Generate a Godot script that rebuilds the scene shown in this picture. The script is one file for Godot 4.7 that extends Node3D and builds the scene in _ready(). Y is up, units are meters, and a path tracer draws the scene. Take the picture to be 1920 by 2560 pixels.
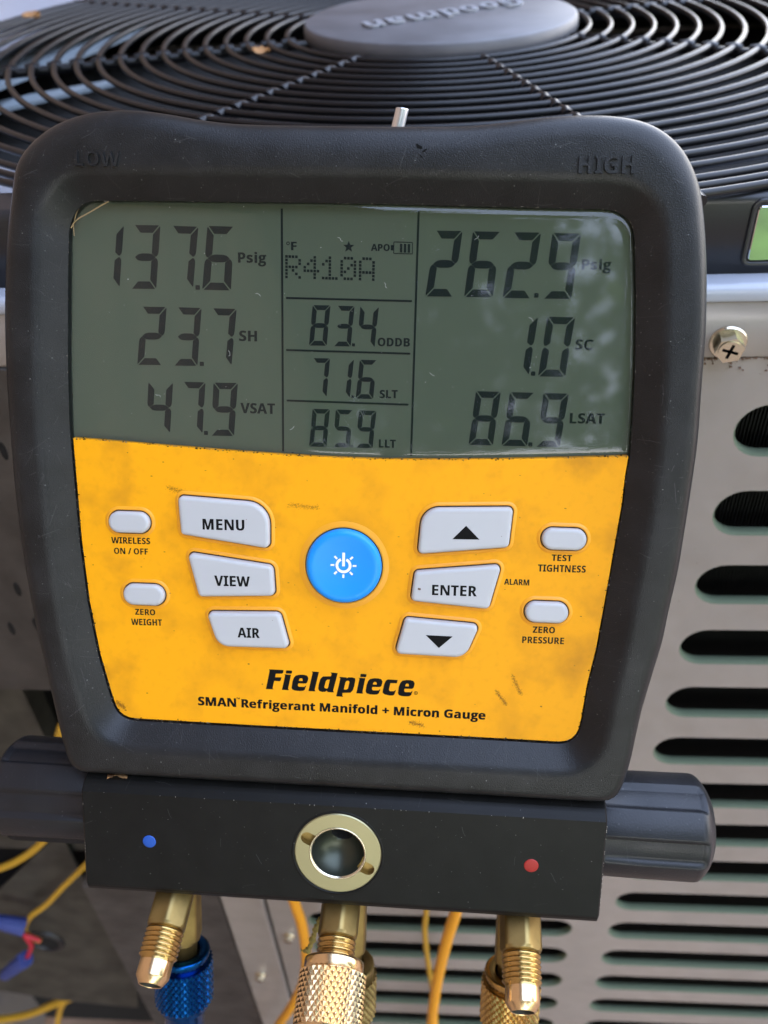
extends Node3D
# A digital refrigerant gauge leaning on the fan grille of an outdoor condenser. y up, metres; the gauge's own parts are laid out in millimetres (MM).

const MM := 0.001
const RAIL_Z := -0.2732      # front of the black top rail
const FACE_Z := -0.2641      # front of the sheet-metal ledge
const SKIN_Z := -0.2656      # front of the louvred panel
const HUB := Vector3(-0.0052, 0.9, -0.5422)   # centre of the fan grille

var M := {}
var uv_scale := Vector2(1, 1)
var uv_shift := Vector2.ZERO
var names := {}
var sans: Font
var sans_black: Font
var rng := RandomNumberGenerator.new()


# ------------------------------------------------------------------ building helpers
func begin() -> SurfaceTool:
	var st := SurfaceTool.new()
	st.begin(Mesh.PRIMITIVE_TRIANGLES)
	st.set_smooth_group(-1)
	uv_scale = Vector2(10, 10)
	uv_shift = Vector2.ZERO
	return st


func put(st: SurfaceTool, p: Vector3) -> void:
	st.set_uv(Vector2(p.x, -p.y) * uv_scale + uv_shift)
	st.add_vertex(p)


func tri(st: SurfaceTool, a: Vector3, b: Vector3, c: Vector3) -> void:
	put(st, a)
	put(st, b)
	put(st, c)


func quad(st: SurfaceTool, a: Vector3, b: Vector3, c: Vector3, d: Vector3) -> void:
	tri(st, a, b, c)
	tri(st, a, c, d)


func numbered(parent: Node, called: String) -> String:
	var key := "%d/%s" % [parent.get_instance_id(), called]
	var n: int = names.get(key, 0)
	names[key] = n + 1
	return called if n == 0 else "%s_%03d" % [called, n]


func obj(called: String, st: SurfaceTool, mat: Material, parent: Node3D = self) -> MeshInstance3D:
	st.generate_normals()
	st.set_material(mat)
	return place(called, st.commit(), parent)


func place(called: String, mesh: Mesh, parent: Node3D = self) -> MeshInstance3D:
	var o := MeshInstance3D.new()
	o.name = numbered(parent, called)
	o.mesh = mesh
	parent.add_child(o, true)
	return o


func tag(o: Node, label: String, category: String, group := "") -> void:
	o.set_meta("label", label)
	o.set_meta("category", category)
	if group:
		o.set_meta("group", group)


func thing(called: String, label: String, category: String, at := Transform3D(), group := "") -> Node3D:
	var o := Node3D.new()
	o.name = numbered(self, called)
	o.transform = at
	add_child(o, true)
	tag(o, label, category, group)
	return o


func pairs(a: Array) -> PackedVector2Array:
	var out := PackedVector2Array()
	for i in range(0, a.size(), 2):
		out.append(Vector2(a[i], a[i + 1]))
	return out


func triples(a: Array) -> PackedVector3Array:
	var out := PackedVector3Array()
	for i in range(0, a.size(), 3):
		out.append(Vector3(a[i], a[i + 1], a[i + 2]))
	return out


func lift(p: PackedVector2Array, w: float, k := MM) -> PackedVector3Array:
	var out := PackedVector3Array()
	for q in p:
		out.append(Vector3(q.x * k, q.y * k, w * k))
	return out


# rings of equal length joined band by band; each band has its smoothing group
func loft(st: SurfaceTool, rings: Array, groups: Array, closed := true) -> void:
	for k in rings.size() - 1:
		var a: PackedVector3Array = rings[k]
		var b: PackedVector3Array = rings[k + 1]
		st.set_smooth_group(groups[k] if k < groups.size() else groups[-1])
		var n := a.size()
		for i in (n if closed else n - 1):
			var j := (i + 1) % n
			quad(st, a[i], a[j], b[j], b[i])


# a flat polygon in the plane w
func sheet(st: SurfaceTool, p: PackedVector2Array, w: float, k := MM) -> void:
	var idx := Geometry2D.triangulate_polygon(p)
	st.set_smooth_group(-1)
	for i in range(0, idx.size(), 3):
		var a := p[idx[i]]
		var b := p[idx[i + 1]]
		var c := p[idx[i + 2]]
		if (b - a).cross(c - a) > 0.0:
			var t := b
			b = c
			c = t
		tri(st, Vector3(a.x * k, a.y * k, w * k), Vector3(b.x * k, b.y * k, w * k), Vector3(c.x * k, c.y * k, w * k))


# a flat polygon with thickness and a small chamfer, w0 (back) to w1 (front)
func slab(st: SurfaceTool, p: PackedVector2Array, w0: float, w1: float, bevel := 0.0, k := MM) -> void:
	var rings := [lift(p, w0, k), lift(p, w1 - bevel, k)]
	var top := p
	if bevel > 0.0:
		top = inset(p, bevel)
		rings.append(lift(top, w1, k))
	loft(st, rings, [-1, -1])
	sheet(st, top, w1, k)
	sheet(st, p, w0, k)


func is_ccw(p: PackedVector2Array) -> bool:
	var s := 0.0
	for i in p.size():
		s += p[i].cross(p[(i + 1) % p.size()])
	return s > 0.0


# every vertex moved inwards by d along the outline's normal
func inset(p: PackedVector2Array, d: float) -> PackedVector2Array:
	var out := PackedVector2Array()
	var turn := 1.0 if is_ccw(p) else -1.0
	var n := p.size()
	for i in n:
		var e0 := (p[i] - p[(i + n - 1) % n]).normalized()
		var e1 := (p[(i + 1) % n] - p[i]).normalized()
		var n0 := Vector2(-e0.y, e0.x) * turn
		var n1 := Vector2(-e1.y, e1.x) * turn
		var m := (n0 + n1).normalized()
		out.append(p[i] + m * d / maxf(0.35, m.dot(n0)))
	return out


func rounded(c: Array, steps := 7) -> PackedVector2Array:
	var out := PackedVector2Array()
	var n := c.size() / 3
	for i in n:
		var p := Vector2(c[i * 3], c[i * 3 + 1])
		var a := Vector2(c[((i + n - 1) % n) * 3], c[((i + n - 1) % n) * 3 + 1])
		var b := Vector2(c[((i + 1) % n) * 3], c[((i + 1) % n) * 3 + 1])
		var da := (a - p).normalized()
		var db := (b - p).normalized()
		var half := acos(clampf(da.dot(db), -1, 1)) / 2.0
		var r: float = c[i * 3 + 2]
		var reach := r / tan(half)
		var centre := p + (da + db).normalized() * r / sin(half)
		var f := (p + da * reach) - centre
		var g := (p + db * reach) - centre
		var sweep := f.angle_to(g)
		for k in steps + 1:
			out.append(centre + f.rotated(sweep * k / steps))
	return out


func resample(p: PackedVector2Array, n: int) -> PackedVector2Array:
	var total := 0.0
	for i in p.size():
		total += p[i].distance_to(p[(i + 1) % p.size()])
	var out := PackedVector2Array()
	var at := 0
	var gone := 0.0
	for k in n:
		var want := total * k / n
		while gone + p[at].distance_to(p[(at + 1) % p.size()]) < want:
			gone += p[at].distance_to(p[(at + 1) % p.size()])
			at += 1
		var len := p[at].distance_to(p[(at + 1) % p.size()])
		out.append(p[at].lerp(p[(at + 1) % p.size()], (want - gone) / maxf(len, 1e-6)))
	return out


func smooth_closed(p: PackedVector2Array, times: int) -> PackedVector2Array:
	var q := p
	for t in times:
		var r := PackedVector2Array()
		var n := q.size()
		for i in n:
			r.append(q[i] * 0.5 + (q[(i + 1) % n] + q[(i + n - 1) % n]) * 0.25)
		q = r
	return q


# distance from centre to the outline in n directions
func radii(p: PackedVector2Array, centre: Vector2, n: int) -> PackedFloat32Array:
	var out := PackedFloat32Array()
	for k in n:
		var d := Vector2.from_angle(TAU * k / n)
		var best := 0.0
		for i in p.size():
			var a := p[i] - centre
			var b := p[(i + 1) % p.size()] - centre
			var e := b - a
			var den := d.cross(e)
			if absf(den) < 1e-9:
				continue
			var t := a.cross(e) / den
			var s := a.cross(d) / den
			if t > best and s >= -1e-4 and s <= 1.0001:
				best = t
		out.append(best)
	return out


func spline(p: PackedVector3Array, per := 8) -> PackedVector3Array:
	var out := PackedVector3Array()
	for i in p.size() - 1:
		var a := p[maxi(i - 1, 0)]
		var d := p[mini(i + 2, p.size() - 1)]
		for k in per:
			out.append(p[i].cubic_interpolate(p[i + 1], a, d, float(k) / per))
	out.append(p[-1])
	return out


func tube(st: SurfaceTool, path: PackedVector3Array, radius: float, sides := 12, shape: Variant = null) -> void:
	var rings := []
	var side := Vector3.ZERO
	for i in path.size():
		var dir := (path[mini(i + 1, path.size() - 1)] - path[maxi(i - 1, 0)]).normalized()
		if i == 0:
			side = dir.cross(Vector3.UP if absf(dir.y) < 0.9 else Vector3.RIGHT).normalized()
		side = (side - dir * side.dot(dir)).normalized()
		var up := dir.cross(side)
		var r := radius
		if shape != null:
			r *= shape.call(float(i) / (path.size() - 1))
		var ring := PackedVector3Array()
		for k in sides:
			ring.append(path[i] + (side * cos(TAU * k / sides) + up * sin(TAU * k / sides)) * r)
		rings.append(ring)
	loft(st, rings, [1])
	for end in [0, -1]:
		var ring: PackedVector3Array = rings[end]
		var mid := path[end]
		st.set_smooth_group(-1)
		for k in sides:
			tri(st, mid, ring[k], ring[(k + 1) % sides])


# profile: r, s pairs along the axis; wave(angle, s) may scale the radius
func lathe(st: SurfaceTool, profile: PackedVector2Array, base: Vector3, axis: Vector3, sides: int, groups: Array, wave: Variant = null, start := Vector3.ZERO) -> void:
	var x := axis.cross(Vector3.UP if absf(axis.y) < 0.9 else Vector3.RIGHT).normalized()
	if start != Vector3.ZERO:
		x = (start - axis * start.dot(axis)).normalized()
	var y := axis.cross(x)
	var rings := []
	for q in profile:
		var ring := PackedVector3Array()
		for k in sides:
			var a := TAU * k / sides
			var r := q.x
			if wave != null:
				r = wave.call(a, q)
			ring.append(base + axis * q.y + (x * cos(a) + y * sin(a)) * r)
		rings.append(ring)
	loft(st, rings, groups)


func box(st: SurfaceTool, lo: Vector3, hi: Vector3, bevel := 0.0) -> void:
	var c := (lo + hi) / 2.0
	var h := (hi - lo) / 2.0
	st.set_smooth_group(-1)
	if bevel <= 0.0:
		for ax in 3:
			for s in [-1.0, 1.0]:
				var n := Vector3.ZERO
				n[ax] = s
				var u := Vector3.ZERO
				u[(ax + 1) % 3] = 1.0
				var v := Vector3.ZERO
				v[(ax + 2) % 3] = s
				quad(st, c + h * (n - u - v), c + h * (n - u + v), c + h * (n + u + v), c + h * (n + u - v))
		return
	var p := PackedVector2Array()
	for k in 4:
		var o := Vector2([1, -1, -1, 1][k] * (h.x - bevel), [1, 1, -1, -1][k] * (h.y - bevel))
		for j in 5:
			p.append(Vector2(c.x, c.y) + o + Vector2.from_angle(k * PI / 2 + j * PI / 8) * bevel)
	var q := inset(p, bevel * 0.6)
	loft(st, [lift(q, lo.z, 1.0), lift(p, lo.z + bevel * 0.6, 1.0), lift(p, hi.z - bevel * 0.6, 1.0), lift(q, hi.z, 1.0)], [1, 1, 1])
	sheet(st, q, hi.z, 1.0)
	sheet(st, q, lo.z, 1.0)


# lettering: baseline from a to b (mm), capitals cap mm high, front face at w
func letters(text: String, f: Array, w: float, depth: float, style := 1, slant := 0.0) -> SurfaceTool:
	var st := begin()
	var font := sans_black if style == 2 else sans
	var probe := text_mesh("H", font, 10.0)
	var hb := probe.get_aabb()
	var m := text_mesh(text, font, 10.0)
	var b := m.get_aabb()
	var a := Vector2(f[0], f[1])
	var e := Vector2(f[2], f[3])
	var dir := (e - a).normalized()
	var sx := a.distance_to(e) / b.size.x * MM
	var sy: float = f[4] / hb.size.y * MM
	var sz := depth / b.size.z * MM
	var up := Vector2(-dir.y, dir.x)
	var bx := Vector3(dir.x, dir.y, 0) * sx
	var by := Vector3(up.x + slant * dir.x, up.y + slant * dir.y, 0) * sy
	var bz := Vector3(0, 0, sz)
	var o := Vector3(a.x * MM, a.y * MM, w * MM) - bx * b.position.x - by * hb.position.y - bz * b.end.z
	var am := ArrayMesh.new()
	am.add_surface_from_arrays(Mesh.PRIMITIVE_TRIANGLES, m.get_mesh_arrays())
	if style >= 1 and depth < 0.5:   # a heavier cut: the same letters laid over each other, a hair apart
		var fat: float = f[4] * (0.03 if style == 2 else 0.014) * MM
		for k in 4:
			var off := Vector3([-1, 1, -1, 1][k] * fat, [-0.5, -0.5, 0.5, 0.5][k] * fat, -k * 0.003 * MM)
			st.append_from(am, 0, Transform3D(Basis(bx, by, bz), o + off))
		return st
	st.append_from(am, 0, Transform3D(Basis(bx, by, bz), o))
	return st


func text_mesh(text: String, font: Font, depth: float) -> TextMesh:
	var t := TextMesh.new()
	t.font = font
	t.text = text
	t.font_size = 48
	t.pixel_size = 1.0
	t.depth = depth
	t.curve_step = 1.0
	t.horizontal_alignment = HORIZONTAL_ALIGNMENT_LEFT
	return t


func lettering(called: String, text: String, f: Array, w: float, depth: float, mat: Material, parent: Node3D, style := 1, slant := 0.0) -> void:
	var st := letters(text, f, w, depth, style, slant)
	st.set_material(mat)
	place(called, st.commit(), parent)


# ------------------------------------------------------------------ materials
func noise(seed_value: int, freq: float, octaves := 4, kind := FastNoiseLite.TYPE_SIMPLEX_SMOOTH) -> FastNoiseLite:
	var n := FastNoiseLite.new()
	n.seed = seed_value
	n.noise_type = kind
	n.frequency = freq
	n.fractal_octaves = octaves
	return n


func mat(called: String, linear: Color, rough: float, metal := 0.0) -> StandardMaterial3D:
	var m := StandardMaterial3D.new()
	m.resource_name = called
	m.albedo_color = linear.linear_to_srgb()
	m.roughness = rough
	m.metallic = metal
	M[called] = m
	return m


func grey_image(n: FastNoiseLite, size: int, seamless := true) -> PackedByteArray:
	var im: Image = n.get_seamless_image(size, size) if seamless else n.get_image(size, size)
	im.convert(Image.FORMAT_L8)
	return im.get_data()


func bump(m: StandardMaterial3D, n: FastNoiseLite, cm: float, per_metre := 10.0, size := 512) -> void:
	var im: Image = n.get_seamless_image(size, size)
	m.heightmap_enabled = true
	m.heightmap_texture = ImageTexture.create_from_image(im)
	m.heightmap_scale = cm
	m.uv1_triplanar = true
	m.uv1_scale = Vector3.ONE * per_metre


# a tiling colour texture: base colour, slow mottling, light specks and hairline scratches
func worn(m: StandardMaterial3D, base: Color, mottle: float, specks: int, scratches: int, speck: Color, seed_value: int, size := 1024) -> void:
	var r := RandomNumberGenerator.new()
	r.seed = seed_value
	var slow := grey_image(noise(seed_value, 0.006, 5), size)
	var im := Image.create_empty(size, size, false, Image.FORMAT_RGB8)
	var data := PackedByteArray()
	data.resize(size * size * 3)
	var table := []
	for v in 256:
		var c := (base * (1.0 + mottle * (v / 127.5 - 1.0))).linear_to_srgb()
		table.append([int(clampf(c.r * 255, 0, 255)), int(clampf(c.g * 255, 0, 255)), int(clampf(c.b * 255, 0, 255))])
	for i in size * size:
		var t: Array = table[slow[i]]
		data[i * 3] = t[0]
		data[i * 3 + 1] = t[1]
		data[i * 3 + 2] = t[2]
	im = Image.create_from_data(size, size, false, Image.FORMAT_RGB8, data)
	for k in specks:
		var s := r.randi_range(1, 2) if r.randf() < 0.92 else 3
		var c := base.lerp(speck, r.randf_range(0.15, 0.9)).linear_to_srgb()
		im.fill_rect(Rect2i(r.randi_range(0, size - 4), r.randi_range(0, size - 4), s, r.randi_range(1, s)), c)
	for k in scratches:
		var p := Vector2(r.randf() * size, r.randf() * size)
		var a := r.randf() * TAU
		var c := base.lerp(speck, r.randf_range(0.05, 0.3)).linear_to_srgb()
		for j in r.randi_range(10, 70):
			a += r.randf_range(-0.05, 0.05)
			p += Vector2.from_angle(a)
			im.set_pixel(posmod(int(p.x), size), posmod(int(p.y), size), c)
	m.albedo_color = Color.WHITE
	m.albedo_texture = ImageTexture.create_from_image(im)


func make_materials() -> void:
	sans = SystemFont.new()
	sans.font_names = PackedStringArray(["Droid Sans"])
	sans.font_weight = 700
	sans_black = sans

	var rubber := mat("rubber", Color(0.0122, 0.0122, 0.0126), 0.36)
	rubber.metallic_specular = 0.38
	worn(rubber, Color(0.0122, 0.0122, 0.0126), 0.4, 750, 130, Color(0.25, 0.25, 0.24), 11)
	bump(rubber, noise(5, 0.22, 3), 0.009, 11.0, 1024)
	mat("knob", Color(0.012, 0.0125, 0.0145), 0.36)
	M.knob.metallic_specular = 0.42
	worn(M.knob, Color(0.013, 0.0135, 0.016), 0.3, 250, 30, Color(0.15, 0.15, 0.15), 12, 512)
	bump(M.knob, noise(6, 0.2, 3), 0.005, 14.0)
	mat("anodised_black", Color(0.0085, 0.0085, 0.0078), 0.33)
	M.anodised_black.metallic_specular = 0.26
	worn(M.anodised_black, Color(0.0085, 0.0085, 0.0078), 0.2, 260, 40, Color(0.35, 0.35, 0.33), 13)
	bump(M.anodised_black, noise(7, 0.35, 2), 0.003, 12.0, 1024)
	mat("worn_edge", Color(0.35, 0.33, 0.3), 0.45, 0.6)
	mat("lcd", Color(0.066, 0.083, 0.056), 0.7)
	M.lcd.metallic_specular = 0.0
	mat("lcd_ink", Color(0.008, 0.012, 0.0115), 0.7)
	M.lcd_ink.metallic_specular = 0.0
	var glass := mat("lens_glass", Color(1, 1, 1), 0.04)
	glass.transparency = BaseMaterial3D.TRANSPARENCY_ALPHA
	glass.albedo_color.a = 0.004
	glass.metallic_specular = 0.5
	mat("key_white", Color(0.46, 0.46, 0.465), 0.42)
	mat("key_blue", Color(0.0, 0.27, 0.82), 0.4)
	mat("print_black", Color(0.006, 0.006, 0.006), 0.6)
	M.print_black.metallic_specular = 0.2
	mat("print_white", Color(0.85, 0.87, 0.9), 0.5)
	mat("print_olive", Color(0.015, 0.017, 0.009), 0.5)
	M.print_olive.metallic_specular = 0.2
	mat("gap_shade_grime", Color(0.02, 0.012, 0.006), 0.8)  # colours the gaps round the keys: their shade together with grime
	mat("glue", Color(0.32, 0.22, 0.1), 0.4)
	mat("dot_blue", Color(0.006, 0.075, 0.38), 0.45)
	mat("dot_red", Color(0.33, 0.012, 0.008), 0.5)
	mat("zinc_gold", Color(0.37, 0.34, 0.2), 0.36, 0.85)
	mat("dark_bowl", Color(0.06, 0.066, 0.05), 0.36, 0.8)
	mat("black_hole", Color(0.002, 0.002, 0.002), 0.9)
	mat("brass", Color(0.55, 0.36, 0.13), 0.27, 1.0)
	worn(M.brass, Color(0.55, 0.36, 0.13), 0.25, 60, 20, Color(0.08, 0.05, 0.02), 21, 512)
	M.brass.uv1_triplanar = true
	M.brass.uv1_scale = Vector3.ONE * 25.0
	mat("brass_dull", Color(0.31, 0.22, 0.08), 0.42, 0.9)
	worn(M.brass_dull, Color(0.31, 0.22, 0.08), 0.5, 120, 20, Color(0.06, 0.04, 0.015), 22, 512)
	M.brass_dull.uv1_triplanar = true
	M.brass_dull.uv1_scale = Vector3.ONE * 25.0
	mat("copper_brass", Color(0.84, 0.6, 0.34), 0.24, 1.0)
	mat("blue_anodised", Color(0.005, 0.075, 0.28), 0.24, 1.0)
	mat("bore", Color(0.035, 0.028, 0.012), 0.6)  # dark brown stands for the shade down inside the ports
	mat("steel", Color(0.8, 0.8, 0.8), 0.3, 0.9)
	mat("zinc", Color(0.72, 0.66, 0.52), 0.25, 1.0)
	mat("chrome", Color(0.85, 0.86, 0.88), 0.03, 1.0)

	var paint := mat("panel_paint", Color(0.3, 0.265, 0.24), 0.24)
	worn(paint, Color(0.3, 0.265, 0.24), 0.06, 160, 12, Color(0.12, 0.08, 0.05), 31)
	bump(paint, noise(9, 0.014, 2), 0.05, 5.0, 512)
	mat("cover_paint", Color(0.4, 0.43, 0.5), 0.26)
	mat("rim_green", Color(0.12, 0.15, 0.1), 0.6)  # slot rims coloured darker and greener than the panel
	M.rim_green.metallic_specular = 0.25
	mat("old_metal", Color(0.065, 0.06, 0.056), 0.38, 0.35)
	worn(M.old_metal, Color(0.065, 0.06, 0.056), 0.35, 120, 30, Color(0.03, 0.025, 0.02), 33)
	bump(M.old_metal, noise(19, 0.015, 3), 0.05, 5.0, 512)
	mat("inner_plate", Color(0.048, 0.045, 0.036), 0.5, 0.2)
	worn(M.inner_plate, Color(0.048, 0.045, 0.036), 0.5, 140, 30, Color(0.03, 0.02, 0.012), 34)
	M.inner_plate.uv1_triplanar = true
	M.inner_plate.uv1_scale = Vector3.ONE * 6.0
	mat("coil", Color(0.012, 0.014, 0.013), 0.55, 0.3)
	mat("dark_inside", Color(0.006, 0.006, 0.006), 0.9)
	mat("rail_plastic", Color(0.012, 0.0125, 0.015), 0.36)
	bump(M.rail_plastic, noise(15, 0.3, 2), 0.003, 12.0)
	mat("grille_wire", Color(0.009, 0.009, 0.0105), 0.33)
	M.grille_wire.metallic_specular = 0.4
	mat("hub_plastic", Color(0.11, 0.11, 0.12), 0.45)
	worn(M.hub_plastic, Color(0.11, 0.11, 0.12), 0.35, 60, 10, Color(0.15, 0.15, 0.15), 35, 512)
	bump(M.hub_plastic, noise(25, 0.02, 3), 0.02, 6.0, 256)
	mat("pale_plate_paint", Color(0.28, 0.33, 0.37), 0.4)
	mat("cord_orange", Color(0.78, 0.33, 0.01), 0.4)
	mat("wire_yellow", Color(0.55, 0.31, 0.02), 0.4)
	mat("wire_red", Color(0.5, 0.02, 0.04), 0.45)
	mat("nut_blue", Color(0.035, 0.055, 0.22), 0.6)
	mat("dry_leaf", Color(0.38, 0.2, 0.08), 0.8)
	mat("catkin", Color(0.28, 0.22, 0.05), 0.7)
	mat("dust", Color(0.45, 0.45, 0.42), 0.9)
	mat("grit", Color(0.2, 0.17, 0.13), 0.9)
	mat("dirt", Color(0.15, 0.09, 0.06), 0.95)
	yellow_plate_material()


func yellow_plate_material() -> void:
	# covers 160 x 130 mm of the face plate; dirt gathers round the keys and in smears
	var m := mat("plate_yellow", Color(0.9, 0.375, 0.003), 0.48)
	m.metallic_specular = 0.32
	var w := 1024
	var h := 832
	var slow := noise(41, 0.008, 5).get_image(w, h)
	var fine := noise(42, 0.05, 4).get_image(w, h)
	slow.convert(Image.FORMAT_L8)
	fine.convert(Image.FORMAT_L8)
	var ds := slow.get_data()
	var df := fine.get_data()
	var data := PackedByteArray()
	data.resize(w * h * 3)
	var power := Vector2([-0.95, -26.25, 10.19][0], [-0.95, -26.25, 10.19][1])
	var near := PackedFloat32Array()
	var cw := 256
	var chh := 208
	near.resize(cw * chh)
	var corners := []
	for kb in [["menu_button", [-45.61, -8.66, 1.3, -20.95, -9.85, 6.2, -20.97, -22.14, 1.4, -44.91, -19.11, 1.2]], ["view_button", [-43.37, -24.19, 1.2, -20.03, -26.92, 1.7, -19.47, -35.23, 1.4, -40.29, -36.39, 1.2]], ["air_button", [-38.37, -40.8, 1.3, -18.13, -40.03, 1.7, -15.36, -50.09, 1.3, -35.22, -50.42, 4.2]], ["up_button", [19.51, -9.45, 5, 43.24, -8.33, 1.3, 42.57, -19.06, 1.3, 18.72, -21.91, 1.3]], ["enter_button", [18.14, -26.71, 1.3, 41.01, -23.92, 1.3, 38.22, -36.23, 1.3, 17.29, -34.88, 1.3]], ["down_button", [15.95, -39.84, 1.3, 36.04, -40.89, 1.4, 32.55, -50.24, 4.2, 13.48, -50.09, 1.4]]]:
		var q := PackedVector2Array()
		for j in 4:
			q.append(Vector2(kb[1][j * 3], kb[1][j * 3 + 1]))
		corners.append(q)
	for y in chh:
		for x in cw:
			var p := Vector2(-80.0 + x * 0.625, 20.0 - y * 0.625)
			var best := 1e9
			for q in corners:
				for j in 4:
					var c := Geometry2D.get_closest_point_to_segment(p, q[j], q[(j + 1) % 4])
					best = minf(best, p.distance_squared_to(c))
			near[y * cw + x] = sqrt(best)
	for y in h:
		for x in w:
			var i := y * w + x
			var p := Vector2(-80.0 + x * 0.15625, 20.0 - y * 0.15625)
			var dirt := clampf((ds[i] - 120) / 170.0, 0.0, 1.0) * 0.42 + clampf((df[i] - 150) / 200.0, 0, 1) * 0.25
			var d := p.distance_to(power) - 10.2
			dirt += 0.5 * exp(-maxf(d, 0.0) / 2.0)
			dirt += 0.3 * exp(-near[mini(y / 4, chh - 1) * cw + mini(x / 4, cw - 1)] / 1.6) * clampf((df[i] - 60) / 110.0, 0.15, 1.0)
			dirt += 0.12 * smoothstep(10.0, 60.0, p.x - p.y * 0.35 - 20.0) + 0.05
			var edge := smoothstep(40.0, 62.0, absf(p.x)) * clampf((ds[i] - 90) / 150.0, 0, 1)
			dirt = clampf(dirt + edge * 0.3, 0.0, 0.85)
			var c := Color(0.9, 0.375, 0.003).lerp(Color(0.34, 0.14, 0.012), dirt * 0.75).linear_to_srgb()
			data[i * 3] = int(c.r * 255)
			data[i * 3 + 1] = int(c.g * 255)
			data[i * 3 + 2] = int(c.b * 255)
	var im := Image.create_from_data(w, h, false, Image.FORMAT_RGB8, data)
	var r := RandomNumberGenerator.new()
	r.seed = 43
	for k in 130:
		var c := Color(0.06, 0.03, 0.01).lerp(Color(0.5, 0.22, 0.02), r.randf()).linear_to_srgb()
		im.fill_rect(Rect2i(r.randi_range(0, w - 4), r.randi_range(0, h - 4), r.randi_range(1, 3), r.randi_range(1, 2)), c)
	for s in [[-46, -7.5, 6, 0.25], [-38, -9, 5, 0.3], [-34, -10, 4, 0.3], [-12, -10.5, 8, 0.04], [43, -62, 5, 0.9], [47, -58, 6, 1.1], [-64, -70, 3, 0.6], [20, -71, 4, 0.2]]:
		for k in 260:
			var t := r.randf_range(-0.5, 0.5)
			var q := Vector2(s[0], s[1]) + Vector2(cos(s[3]), -sin(s[3])) * float(s[2]) * t + Vector2(r.randfn(0, 0.25), r.randfn(0, 0.35))
			var px := Vector2i(int((q.x + 80.0) / 0.15625), int((20.0 - q.y) / 0.15625))
			if px.x > 0 and px.y > 0 and px.x < w - 1 and px.y < h - 1:
				im.set_pixel(px.x, px.y, im.get_pixel(px.x, px.y).lerp(Color(0.35, 0.2, 0.05), 0.35))
	m.albedo_color = Color.WHITE
	m.albedo_texture = ImageTexture.create_from_image(im)


# ------------------------------------------------------------------ the gauge
const SEGMENTS := {"0": "abcdef", "1": "bc", "2": "abged", "3": "abgcd", "4": "fgbc", "5": "afgcd", "6": "afgecd", "7": "abc", "8": "abcdefg", "9": "abcdfg"}


func segment_shapes() -> Dictionary:
	var top := PackedVector2Array([Vector2(.05, 0), Vector2(.95, 0), Vector2(.73, .118), Vector2(.27, .118)])
	var side := PackedVector2Array([Vector2(1, .03), Vector2(1, .40), Vector2(.985, .45), Vector2(.93, .485), Vector2(.88, .488), Vector2(.74, .435), Vector2(.74, .145), Vector2(.98, .015)])
	var mid := PackedVector2Array([Vector2(.1, .5), Vector2(.22, .455), Vector2(.36, .44), Vector2(.64, .44), Vector2(.78, .455), Vector2(.9, .5), Vector2(.78, .548), Vector2(.64, .56), Vector2(.36, .56), Vector2(.22, .548)])
	var flip_x := func(p): return Vector2(1.0 - p.x, p.y)
	var flip_y := func(p): return Vector2(p.x, 1.0 - p.y)
	var d := {"a": top, "b": side, "g": mid}
	for pair in [["d", "a", flip_y], ["c", "b", flip_y], ["f", "b", flip_x]]:
		var q := PackedVector2Array()
		for p in d[pair[1]]:
			q.append(pair[2].call(p))
		d[pair[0]] = q
	var e := PackedVector2Array()
	for p in d.c:
		e.append(flip_x.call(p))
	d.e = e
	return d


func build_gauge() -> void:
	var g := thing("digital_manifold_gauge", "large black handheld refrigerant gauge with yellow keypad and grey-green screen", "gauge", Transform3D(Basis(Vector3(0.99917, -0.03765, 0.01568), Vector3(0.04063, 0.88621, -0.46150), Vector3(0.00348, 0.46175, 0.88700)), Vector3(-0.02535, 0.86337, -0.17751)))
	build_housing(g)
	build_screen(g)
	build_face(g)
	build_block(g)
	dust(g)


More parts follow.
